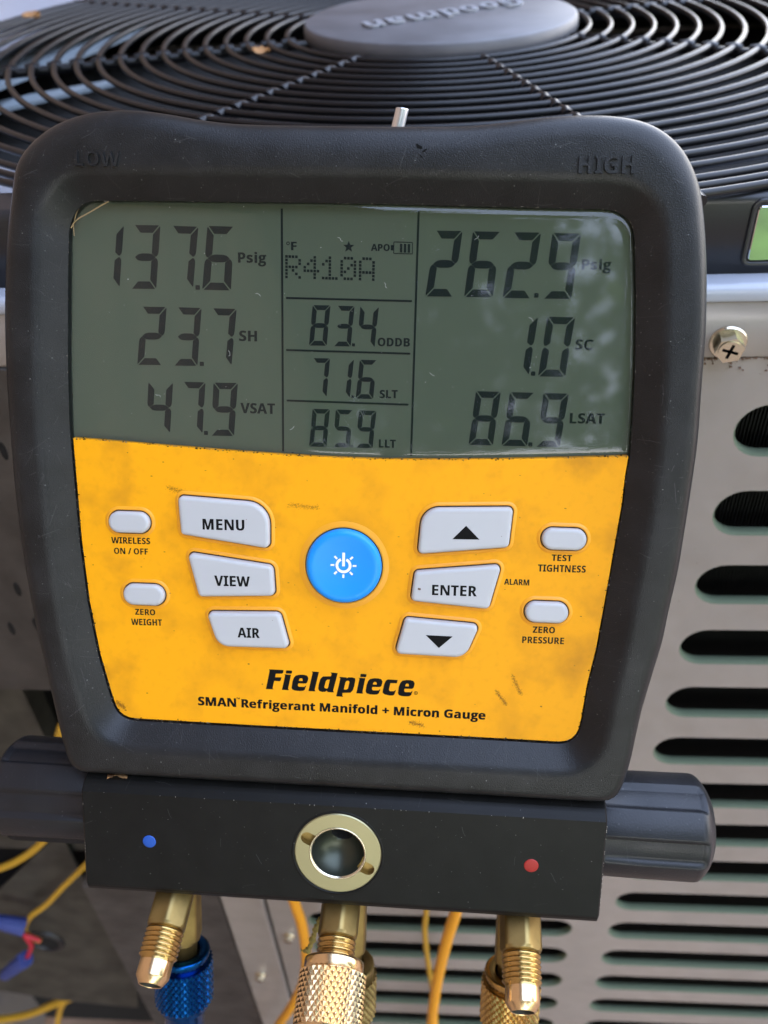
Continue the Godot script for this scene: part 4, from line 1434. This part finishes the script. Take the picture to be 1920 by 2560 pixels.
func screw(at: Vector3, parent: Node3D, r: float) -> void:
	var s := CSGCombiner3D.new()
	s.name = numbered(parent, "hex_screw")
	s.position = at
	s.rotation = Vector3(0.06, -0.1, 0.25)
	parent.add_child(s, true)
	var washer := CSGPolygon3D.new()
	washer.polygon = PackedVector2Array([Vector2(0, 0), Vector2(r, 0), Vector2(r, r * 0.1), Vector2(r * 0.93, r * 0.2), Vector2(0, r * 0.24)])
	washer.mode = CSGPolygon3D.MODE_SPIN
	washer.spin_sides = 40
	washer.rotation.x = PI / 2
	washer.material = M.zinc
	s.add_child(washer, true)
	var head := CSGCylinder3D.new()
	head.sides = 6
	head.radius = r * 0.77
	head.height = r * 0.85
	head.rotation.x = PI / 2
	head.position.z = r * 0.5
	head.smooth_faces = false
	head.material = M.zinc
	s.add_child(head, true)
	var face := CSGCylinder3D.new()
	face.sides = 36
	face.radius = r * 0.6
	face.height = r * 0.2
	face.rotation.x = PI / 2
	face.position.z = r * 0.9
	face.material = M.zinc
	s.add_child(face, true)
	for k in 2:
		var cut := CSGBox3D.new()
		cut.operation = CSGShape3D.OPERATION_SUBTRACTION
		cut.size = Vector3(r * 0.86, r * 0.17, r * 0.5)
		cut.rotation.z = k * PI / 2 - 0.5
		cut.position.z = r * 0.9
		cut.material = M.print_black
		s.add_child(cut, true)


func build_grille(ac: Node3D) -> void:
	var radii_list := []
	for k in 18:
		radii_list.append(0.083 + 0.01117 * k)
	radii_list.append_array([0.2795, 0.2855])
	for rr in radii_list:
		var st := begin()
		var rings := []
		for i in 160:
			var a := TAU * i / 160
			var d := Vector3(cos(a), 0, sin(a))
			var ring := PackedVector3Array()
			for k in 9:
				ring.append(HUB + d * (rr + cos(TAU * k / 9) * 0.00145) + Vector3(0, sin(TAU * k / 9) * 0.00145, 0))
			rings.append(ring)
		rings.append(rings[0])
		loft(st, rings, [1])
		obj("grille_ring", st, M.grille_wire, ac)
	for k in 8:
		var a := 0.50 + k * PI / 4
		var d := Vector3(cos(a), 0, sin(a))
		var st := begin()
		tube(st, PackedVector3Array([HUB + d * 0.06 + Vector3(0, -0.0024, 0), HUB + d * 0.287 + Vector3(0, -0.0024, 0)]), 0.0023, 10)
		for rr in radii_list:
			var at: Vector3 = HUB + d * rr
			tube(st, PackedVector3Array([at - d * 0.0034 + Vector3(0, -0.0012, 0), at + Vector3(0, -0.0006, 0), at + d * 0.0034 + Vector3(0, -0.0012, 0)]), 0.0026, 8)
		obj("grille_spoke", st, M.grille_wire, ac)
	var st := begin()
	lathe(st, PackedVector2Array([Vector2(0.068, -0.003), Vector2(0.0742, -0.0028), Vector2(0.0752, -0.002), Vector2(0.0756, 0.0), Vector2(0.0754, 0.0036), Vector2(0.0746, 0.0052), Vector2(0.073, 0.006), Vector2(0.0001, 0.0064)]), HUB + Vector3(0.0018, 0, -0.002), Vector3.UP, 120, [1, 1, 1, 1, 1, 2, 2])
	var cap := obj("hub_cap", st, M.hub_plastic, ac)
	# raised lettering, seen upside down from this side
	var ht: Array = [0.0012, -0.5419, -0.0386, -0.5164]
	var a := Vector3(ht[0], HUB.y + 0.0076, ht[1])
	var e := Vector3(ht[2], HUB.y + 0.0076, ht[3])
	var dir := (e - a).normalized()
	var unit := a.distance_to(e) / 3.3
	var start := a - dir * unit * 3.5
	st = letters("Goodman", [0, 0, unit * 7.0 / MM, 0, unit * 1.25 / MM], 0.0, 1.0, 1, 0.25)
	st.set_material(M.chrome_soft)
	var o := place("hub_lettering", st.commit(), cap)
	var up := Vector3.UP.cross(dir).normalized()
	o.transform = Transform3D(Basis(dir, up, Vector3.UP), start - up * unit * 0.5)
	# motor, and two flat pale inner plates, under the wires
	st = begin()
	lathe(st, PackedVector2Array([Vector2(0.0001, -0.02), Vector2(0.07, -0.02), Vector2(0.075, -0.03), Vector2(0.075, -0.10)]), HUB, Vector3.UP, 48, [2, 1])
	obj("fan_motor", st, M.dark_inside, ac)
	for q in [[[-0.2748, -0.4924, -0.2636, -0.5423, -0.235, -0.6394, -0.2173, -0.7185, -0.2333, -0.7602, -0.2571, -0.733, -0.2839, -0.7023, -0.3075, -0.6485, -0.3243, -0.5983], 0.878], [[-0.2702, -0.4942, -0.2619, -0.53, -0.2489, -0.5469, -0.2101, -0.5859, -0.2148, -0.597, -0.2603, -0.5633, -0.2708, -0.5516, -0.2809, -0.5178], 0.868]]:
		st = begin()
		var poly := pairs(q[0])
		var idx := Geometry2D.triangulate_polygon(poly)
		for lift_y in [0.0, -0.002]:
			for i in range(0, idx.size(), 3):
				tri(st, Vector3(poly[idx[i]].x, q[1] + lift_y, poly[idx[i]].y), Vector3(poly[idx[i + 1]].x, q[1] + lift_y, poly[idx[i + 1]].y), Vector3(poly[idx[i + 2]].x, q[1] + lift_y, poly[idx[i + 2]].y))
		for i in poly.size():
			var f := poly[i]
			var h := poly[(i + 1) % poly.size()]
			quad(st, Vector3(f.x, q[1], f.y), Vector3(h.x, q[1], h.y), Vector3(h.x, q[1] - 0.002, h.y), Vector3(f.x, q[1] - 0.002, f.y))
		obj("pale_plate", st, M.pale_plate_paint, ac)


func build_left_side(ac: Node3D) -> void:
	# corner post between the two seams, then the flat service panel
	var st := begin()
	box(st, Vector3(-0.1438, 0.03, -0.285), Vector3(-0.1170, 0.8455, FACE_Z), 0.0012)
	obj("corner_post", st, M.panel_paint, ac)
	st = begin()
	box(st, Vector3(-0.2330, 0.03, -0.284), Vector3(-0.1446, 0.47, FACE_Z - 0.0006), 0.0012)
	obj("service_panel", st, M.old_metal, ac)
	st = begin()
	box(st, Vector3(-0.36, 0.665, -0.284), Vector3(-0.1446, 0.8455, FACE_Z - 0.0004), 0.0012)
	var upper := obj("access_panel", st, M.old_metal, ac)
	var marks: Array = [-0.1705, 0.8094, -0.1891, 0.735, -0.1874, 0.7128, -0.2001, 0.7097]
	for i in 4:
		st = begin()
		var c := Vector2(marks[i * 2], marks[i * 2 + 1])
		slab(st, stadium(-0.0013, 0.0013, 0.0, 0.0026, 6), 0.0, 0.0003, 0.0, 1.0)
		var o := obj("punched_slot", st, M.black_hole, upper)
		o.transform = Transform3D(Basis(Vector3(1, 0, 0), Vector3(0, 3.2, 0), Vector3(0, 0, 1)), Vector3(c.x, c.y, FACE_Z - 0.0004))
	# the recessed wiring plate with its cable hole
	st = begin()
	slab(st, pairs([-0.4295, 0.2788, -0.3936, 0.2462, -0.3762, 0.236, -0.3252, 0.2207, -0.2671, 0.2124, -0.2621, 0.2129, -0.2438, 0.298, -0.2509, 0.4119, -0.25, 0.4903]), -0.292, -0.29, 0.0004, 1.0)
	var plate := obj("wiring_plate", st, M.inner_plate, ac)
	st = begin()
	box(st, Vector3(-0.417, 0.46, -0.31), Vector3(-0.2330, 0.664, -0.2945))
	obj("wiring_back", st, M.inner_plate, plate)
	var gr: Array = [-0.3071, 0.3329, 0.0105]
	st = begin()
	lathe(st, PackedVector2Array([Vector2(0.0102, -0.001), Vector2(0.0106, 0.0014), Vector2(0.0125, 0.0026), Vector2(0.0148, 0.0018), Vector2(0.0154, -0.0005)]), Vector3(gr[0], gr[1], -0.29), Vector3(0, 0, 1), 36, [1])
	obj("grommet", st, M.rail_plastic, plate)
	st = begin()
	lathe(st, PackedVector2Array([Vector2(0.0108, 0.0004), Vector2(0.00001, 0.0004)]), Vector3(gr[0], gr[1], -0.29), Vector3(0, 0, 1), 36, [1])
	obj("grommet_hole", st, M.black_hole, plate)


# ------------------------------------------------------------------ cables, wires, bits of leaf
func strand(called: String, label: String, category: String, path: PackedVector3Array, r: float, m: Material) -> void:
	var st := begin()
	tube(st, spline(path, 10), r, 16)
	tag(obj(called, st, m), label, category)


func leaf(called: String, label: String, at: Transform3D, size: float, parent: Node3D = self) -> void:
	var st := begin()
	var n := 7
	var grid := []
	for i in n:
		var row := []
		for j in 3:
			var t := float(i) / (n - 1)
			var half := sin(PI * clampf(t * 0.95 + 0.03, 0, 1)) * 0.3
			row.append(Vector3((t - 0.5) * size, (j - 1) * half * size, (rng.randf() * 0.12 + absf(j - 1) * 0.2 + 0.25 * (t - 0.5) * (t - 0.5)) * size))
		grid.append(row)
	st.set_smooth_group(1)
	for i in n - 1:
		for j in 2:
			quad(st, grid[i][j], grid[i + 1][j], grid[i + 1][j + 1], grid[i][j + 1])
	var o := obj(called, st, M.dry_leaf)
	o.transform = at
	tag(o, label, "leaf")


func build_loose_things() -> void:
	strand("orange_cable", "thick orange cable bowing to the right, left of the middle coupling", "cable", triples([-0.0488, 0.7583, -0.236, -0.0655, 0.723, -0.236, -0.0794, 0.6526, -0.236, -0.0898, 0.5702, -0.236, -0.0875, 0.5389, -0.236, -0.0859, 0.5132, -0.236, -0.0847, 0.4902, -0.236, -0.0855, 0.4619, -0.236, -0.0884, 0.4313, -0.236, -0.0947, 0.4012, -0.236, -0.1053, 0.3685, -0.236, -0.1191, 0.333, -0.236, -0.144, 0.2616, -0.236, -0.1767, 0.1281, -0.236, -0.2167, -0.1329, -0.236]), 0.0031, M.cord_orange)
	strand("orange_cable", "thick orange cable leaning left between the middle and right couplings", "cable", triples([-0.0159, 0.7626, -0.232, -0.0024, 0.7287, -0.232, 0.008, 0.6613, -0.232, 0.0104, 0.5587, -0.232, 0.0075, 0.535, -0.232, 0.005, 0.5168, -0.232, 0.0004, 0.4851, -0.232, -0.0043, 0.4424, -0.232, -0.0076, 0.4011, -0.232, -0.0101, 0.3556, -0.232, -0.0126, 0.2898, -0.232, -0.0099, 0.1676, -0.232, -0.0022, -0.0698, -0.232]), 0.0034, M.cord_orange)
	strand("yellow_wire", "thin kinked yellow wire beside the leaning orange cable, in front of the slots", "wire", triples([-0.0188, 0.7445, -0.25, -0.0103, 0.6661, -0.25, -0.0076, 0.562, -0.25, -0.0092, 0.5191, -0.25, -0.0115, 0.4908, -0.25, -0.0124, 0.4734, -0.25, -0.0132, 0.4563, -0.25, -0.0122, 0.4223, -0.25, -0.0103, 0.3868, -0.25, -0.0082, 0.3484, -0.25, -0.0076, 0.2839, -0.25, -0.0125, 0.1031, -0.25]), 0.0017, M.wire_yellow)
	strand("yellow_wire", "blurred yellow wire running up to the left knob's underside", "wire", triples([-0.3203, 0.4526, -0.278, -0.294, 0.4645, -0.278, -0.2765, 0.4767, -0.278, -0.2604, 0.4922, -0.278, -0.2409, 0.5157, -0.278]), 0.0024, M.wire_yellow)
	strand("yellow_wire", "dim yellow wire slanting down into the black grommet", "wire", triples([-0.2292, 0.4782, -0.278, -0.2377, 0.4667, -0.278, -0.2566, 0.4431, -0.278, -0.2774, 0.4158, -0.278, -0.2949, 0.3966, -0.278, -0.3061, 0.3733, -0.278, -0.2988, 0.3599, -0.278]), 0.0020, M.wire_yellow)
	strand("yellow_wire", "bright yellow wire in the dark gap at the bottom left corner", "wire", triples([-0.4372, 0.136, -0.3, -0.4021, 0.1489, -0.3, -0.3748, 0.1633, -0.3, -0.3499, 0.1841, -0.3, -0.3243, 0.2035, -0.3, -0.292, 0.2245, -0.3]), 0.0034, M.wire_yellow)
	strand("yellow_wire", "short yellow wire hanging down below the grey wiring plate", "wire", triples([-0.3337, 0.1959, -0.3, -0.3457, 0.1733, -0.3, -0.3647, 0.1212, -0.3]), 0.0026, M.wire_yellow)
	strand("yellow_wire", "yellow wire peeping out above the left knob beside the housing", "wire", triples([-0.2012, 0.6266, -0.28, -0.2088, 0.6142, -0.28, -0.2138, 0.6033, -0.28, -0.2219, 0.5844, -0.28]), 0.0032, M.wire_yellow)
	strand("red_wire", "short red wire bent between the grommet and the lower blue connector", "wire", triples([-0.2945, 0.3691, -0.274, -0.3033, 0.3771, -0.274, -0.3033, 0.362, -0.274, -0.31, 0.3466, -0.274, -0.3158, 0.3361, -0.274]), 0.0016, M.wire_red)
	for q in [[[-0.2966, 0.3941, -0.272, -0.3195, 0.4032, -0.272], "blue wire connector pointing left beside the grommet"], [[-0.3128, 0.343, -0.272, -0.3408, 0.3111, -0.272], "blue wire connector hanging below the red wire"]]:
		var p := triples(q[0])
		var st := begin()
		var axis := (p[1] - p[0]).normalized()
		var len := p[0].distance_to(p[1])
		lathe(st, PackedVector2Array([Vector2(0.001, 0), Vector2(0.0058, 0), Vector2(0.006, 0.002), Vector2(0.0045, len * 0.9), Vector2(0.003, len), Vector2(0.0001, len)]), p[0], axis, 24, [2, 1, 1, 1, 2], func(a, v): return v.x * (1.0 + 0.06 * sin(a * 8.0)))
		tag(obj("wire_connector", st, M.nut_blue), q[1], "wire connector", "blue wire connectors")
	var gauge_at: Transform3D = Transform3D(Basis(Vector3(0.99917, -0.03765, 0.01568), Vector3(0.04063, 0.88621, -0.46150), Vector3(0.00348, 0.46175, 0.88700)), Vector3(-0.02535, 0.86337, -0.17751))
	var gl: Array = [-64.9, -89.47]
	leaf("dry_leaf", "brown scrap of dry leaf caught between housing and manifold block", gauge_at * Transform3D(Basis(Vector3(1, 0, 0), 0.9), Vector3(gl[0] * MM, (gl[1] - 0.6) * MM, -3.5 * MM)), 0.0058)
	var l1: Array = [-0.0921, 0.9025, -0.4769]
	leaf("dry_leaf", "small orange dry leaf lying on the grille wires left of the hub", Transform3D(Basis(Vector3(1, 0, 0), -1.2), Vector3(l1[0], l1[1], l1[2])), 0.009)
	var l2: Array = [-0.2595, 0.9025, -0.6042]
	leaf("dry_leaf", "brown dry leaf on the far left rim of the grille", Transform3D(Basis(Vector3(1, 0, 0), -1.2), Vector3(l2[0], l2[1], l2[2])), 0.012)
	var sp := PackedVector3Array()
	for q in pairs([-4.2, -136.33, -5.69, -137.73, -7.08, -140.74, -8.48, -143.77, -9.43, -147.38, -10.92, -151.77, -13.17, -152.16]):
		sp.append(gauge_at * Vector3(q.x * MM, q.y * MM, -13.0 * MM))
	var st := begin()
	tube(st, spline(sp, 14), 0.0011, 8, func(t): return 0.75 + 0.35 * sin(t * 61.0) * sin(t * 23.0 + 1.0) - 0.45 * smoothstep(0.85, 1.0, t))
	tag(obj("catkin_strand", st, M.catkin), "shrivelled olive catkin dangling beside the middle front port", "catkin")


func build_ground() -> void:
	var m := mat("mulch", Color(0.3, 0.2, 0.14), 0.95)
	worn(m, Color(0.3, 0.2, 0.14), 0.95, 9000, 2500, Color(0.5, 0.36, 0.26), 51)
	m.uv1_triplanar = true
	m.uv1_scale = Vector3.ONE * 0.8
	var st := begin()
	quad(st, Vector3(-40, 0, -40), Vector3(40, 0, -40), Vector3(40, 0, 40), Vector3(-40, 0, 40))
	obj("ground", st, m).set_meta("kind", "structure")
	var lawn := mat("lawn_green", Color(0.1, 0.17, 0.03), 0.9)
	worn(lawn, Color(0.1, 0.17, 0.03), 0.45, 6000, 3000, Color(0.22, 0.28, 0.06), 52, 512)
	lawn.uv1_triplanar = true
	lawn.uv1_scale = Vector3.ONE * 0.9
	st = begin()
	quad(st, Vector3(-0.9, 0.004, 1.6), Vector3(40, 0.004, 1.6), Vector3(40, 0.004, 40), Vector3(-0.9, 0.004, 40))
	obj("lawn", st, lawn).set_meta("kind", "structure")
	var walk := mat("concrete", Color(0.45, 0.42, 0.37), 0.9)
	worn(walk, Color(0.45, 0.42, 0.37), 0.2, 3000, 300, Color(0.2, 0.18, 0.15), 53, 512)
	walk.uv1_triplanar = true
	st = begin()
	quad(st, Vector3(-0.7, 0.008, 2.15), Vector3(30, 0.008, 2.15), Vector3(30, 0.008, 3.1), Vector3(-0.7, 0.008, 3.1))
	obj("path", st, walk).set_meta("kind", "structure")


# unseen surroundings, shaped for the gloss of the screen, the brass and the paint
func build_surroundings() -> void:
	var brick := mat("brick_red", Color(0.28, 0.19, 0.13), 0.85)
	worn(brick, Color(0.28, 0.19, 0.13), 0.35, 3000, 200, Color(0.34, 0.24, 0.18), 61, 512)
	brick.uv1_triplanar = true
	brick.uv1_scale = Vector3.ONE * 1.3
	mat("soffit", Color(0.1, 0.08, 0.06), 0.8)
	var house := thing("house", "unseen brick house beside the condenser, with eave and back wall added to block sky", "house", Transform3D(Basis(), Vector3(-0.78, 0, 0)))
	var st := begin()
	box(st, Vector3(-0.25, 0, -4.0), Vector3(0, 3.0, 4.3))
	box(st, Vector3(0.001, 0, -2.0), Vector3(1.1, 2.99, -1.75))  # unseen wall added behind the condenser, keeps low sky off the rings
	obj("wall", st, brick, house)
	st = begin()
	box(st, Vector3(-0.25, 3.0, -4.3), Vector3(0.62, 3.08, 4.7))
	obj("eave", st, M.soffit, house)  # eave stretched over the condenser and darkened to shut out overhead sky
	var bark := mat("bark", Color(0.09, 0.07, 0.05), 0.9)
	var leaf_mesh := ArrayMesh.new()
	var ls := begin()
	ls.set_smooth_group(-1)
	quad(ls, Vector3(-0.5, 0, 0), Vector3(0, 0.28, 0.06), Vector3(0.5, 0, 0), Vector3(0, -0.28, 0.06))
	ls.generate_normals()
	leaf_mesh = ls.commit()
	var greens := [Color(0.075, 0.14, 0.022), Color(0.055, 0.11, 0.02), Color(0.09, 0.155, 0.025)]
	var spots := [[Vector3(3.1, 0, 6.6), 7.6, 2.1], [Vector3(-0.5, 0, 7.6), 9.6, 2.3], [Vector3(5.6, 0, 7.0), 8.5, 2.4], [Vector3(-2.4, 0, 8.2), 10.0, 2.6], [Vector3(7.0, 0, 2.6), 5.0, 1.9]]
	var says := ["round leafy tree standing nearest behind the photographer", "tall leafy tree further back behind the photographer", "broad leafy tree at the right behind the photographer", "leafy tree beyond the corner of the brick house", "leafy tree to the right of the condenser"]
	for i in spots.size():
		var s: Array = spots[i]
		var t := thing("leafy_tree", says[i], "tree", Transform3D(Basis(), s[0]), "trees behind the photographer")
		st = begin()
		tube(st, PackedVector3Array([Vector3.ZERO, Vector3(0.05, s[1] * 0.4, 0), Vector3(-0.05, s[1] * 0.85, 0.05)]), 0.16, 10, func(k): return 1.0 - 0.7 * k)
		obj("trunk", st, bark, t)
		var leaves := mat("leaf_green_%d" % i, greens[i % 3], 0.6)
		leaves.backlight_enabled = true
		leaves.backlight = Color(0.25, 0.35, 0.08)
		var m: Mesh = leaf_mesh.duplicate()
		m.surface_set_material(0, leaves)
		var mm := MultiMesh.new()
		mm.transform_format = MultiMesh.TRANSFORM_3D
		mm.mesh = m
		mm.instance_count = 12000 if i else 6500
		var clumps := []
		for k in 70:
			var d := Vector3(rng.randfn(), rng.randfn(), rng.randfn()).normalized() * pow(rng.randf(), 0.45)
			clumps.append(Vector3(0, s[1] * 0.57, 0) + Vector3(d.x * s[2], d.y * s[1] * 0.42, d.z * s[2]))
		for k in mm.instance_count:
			var c: Vector3 = clumps[rng.randi() % clumps.size()]
			var p := c + Vector3(rng.randfn(), rng.randfn(), rng.randfn()) * 0.32
			mm.set_instance_transform(k, Transform3D(Basis.from_euler(Vector3(rng.randf() * TAU, rng.randf() * TAU, rng.randf() * TAU)).scaled(Vector3.ONE * rng.randf_range(0.14, 0.28)), p))
		var crown := MultiMeshInstance3D.new()
		crown.name = "crown"
		crown.set_meta("kind", "stuff")
		crown.multimesh = mm
		t.add_child(crown, true)


func _ready() -> void:
	rng.seed = 7
	# camera, sky, sun, exposure
	var cam := Camera3D.new()
	cam.name = "camera"
	cam.transform = Transform3D(Basis(Vector3(0.99743, -0.04558, -0.05532), Vector3(0.00033, 0.77464, -0.63240), Vector3(0.07168, 0.63076, 0.77266)), Vector3(0.0, 0.99500, 0.0))
	cam.near = 0.01
	cam.far = 200.0
	var lens := CameraAttributesPhysical.new()
	lens.frustum_focal_length = 12.0 / tan(deg_to_rad(61.3339) / 2.0)
	lens.frustum_focus_distance = 0.228
	lens.exposure_aperture = 10.0
	cam.attributes = lens
	add_child(cam)
	cam.fov = 61.3339
	cam.current = true
	var env := Environment.new()
	env.background_mode = Environment.BG_SKY
	var sky := ProceduralSkyMaterial.new()
	sky.sky_top_color = Color(0.63, 0.69, 0.81)
	sky.sky_horizon_color = Color(0.98, 0.96, 0.92)
	sky.sky_curve = 0.2
	sky.ground_bottom_color = Color(0.3, 0.25, 0.2)
	sky.ground_horizon_color = Color(0.5, 0.47, 0.42)
	sky.sky_energy_multiplier = 1.9
	env.sky = Sky.new()
	env.sky.sky_material = sky
	env.tonemap_mode = Environment.TONE_MAPPER_LINEAR
	env.tonemap_exposure = 2.05
	env.sdfgi_enabled = true
	env.ssao_enabled = true
	env.ssil_enabled = true
	var we := WorldEnvironment.new()
	we.name = "world"
	we.environment = env
	add_child(we)
	var sun := DirectionalLight3D.new()
	sun.name = "sun"
	sun.light_color = Color(1.0, 0.96, 0.9)
	sun.light_energy = 1.5
	sun.light_angular_distance = 0.5
	sun.shadow_enabled = true
	sun.basis = Basis.looking_at(Vector3(0.6, -0.74, 0.3))   # over the house roof: the condenser stands in its shade
	add_child(sun)

	make_materials()
	mat("chrome_soft", Color(0.34, 0.36, 0.4), 0.45, 0.5)
	build_ground()
	build_surroundings()
	build_condenser()
	build_gauge()
	build_couplings()
	build_loose_things()
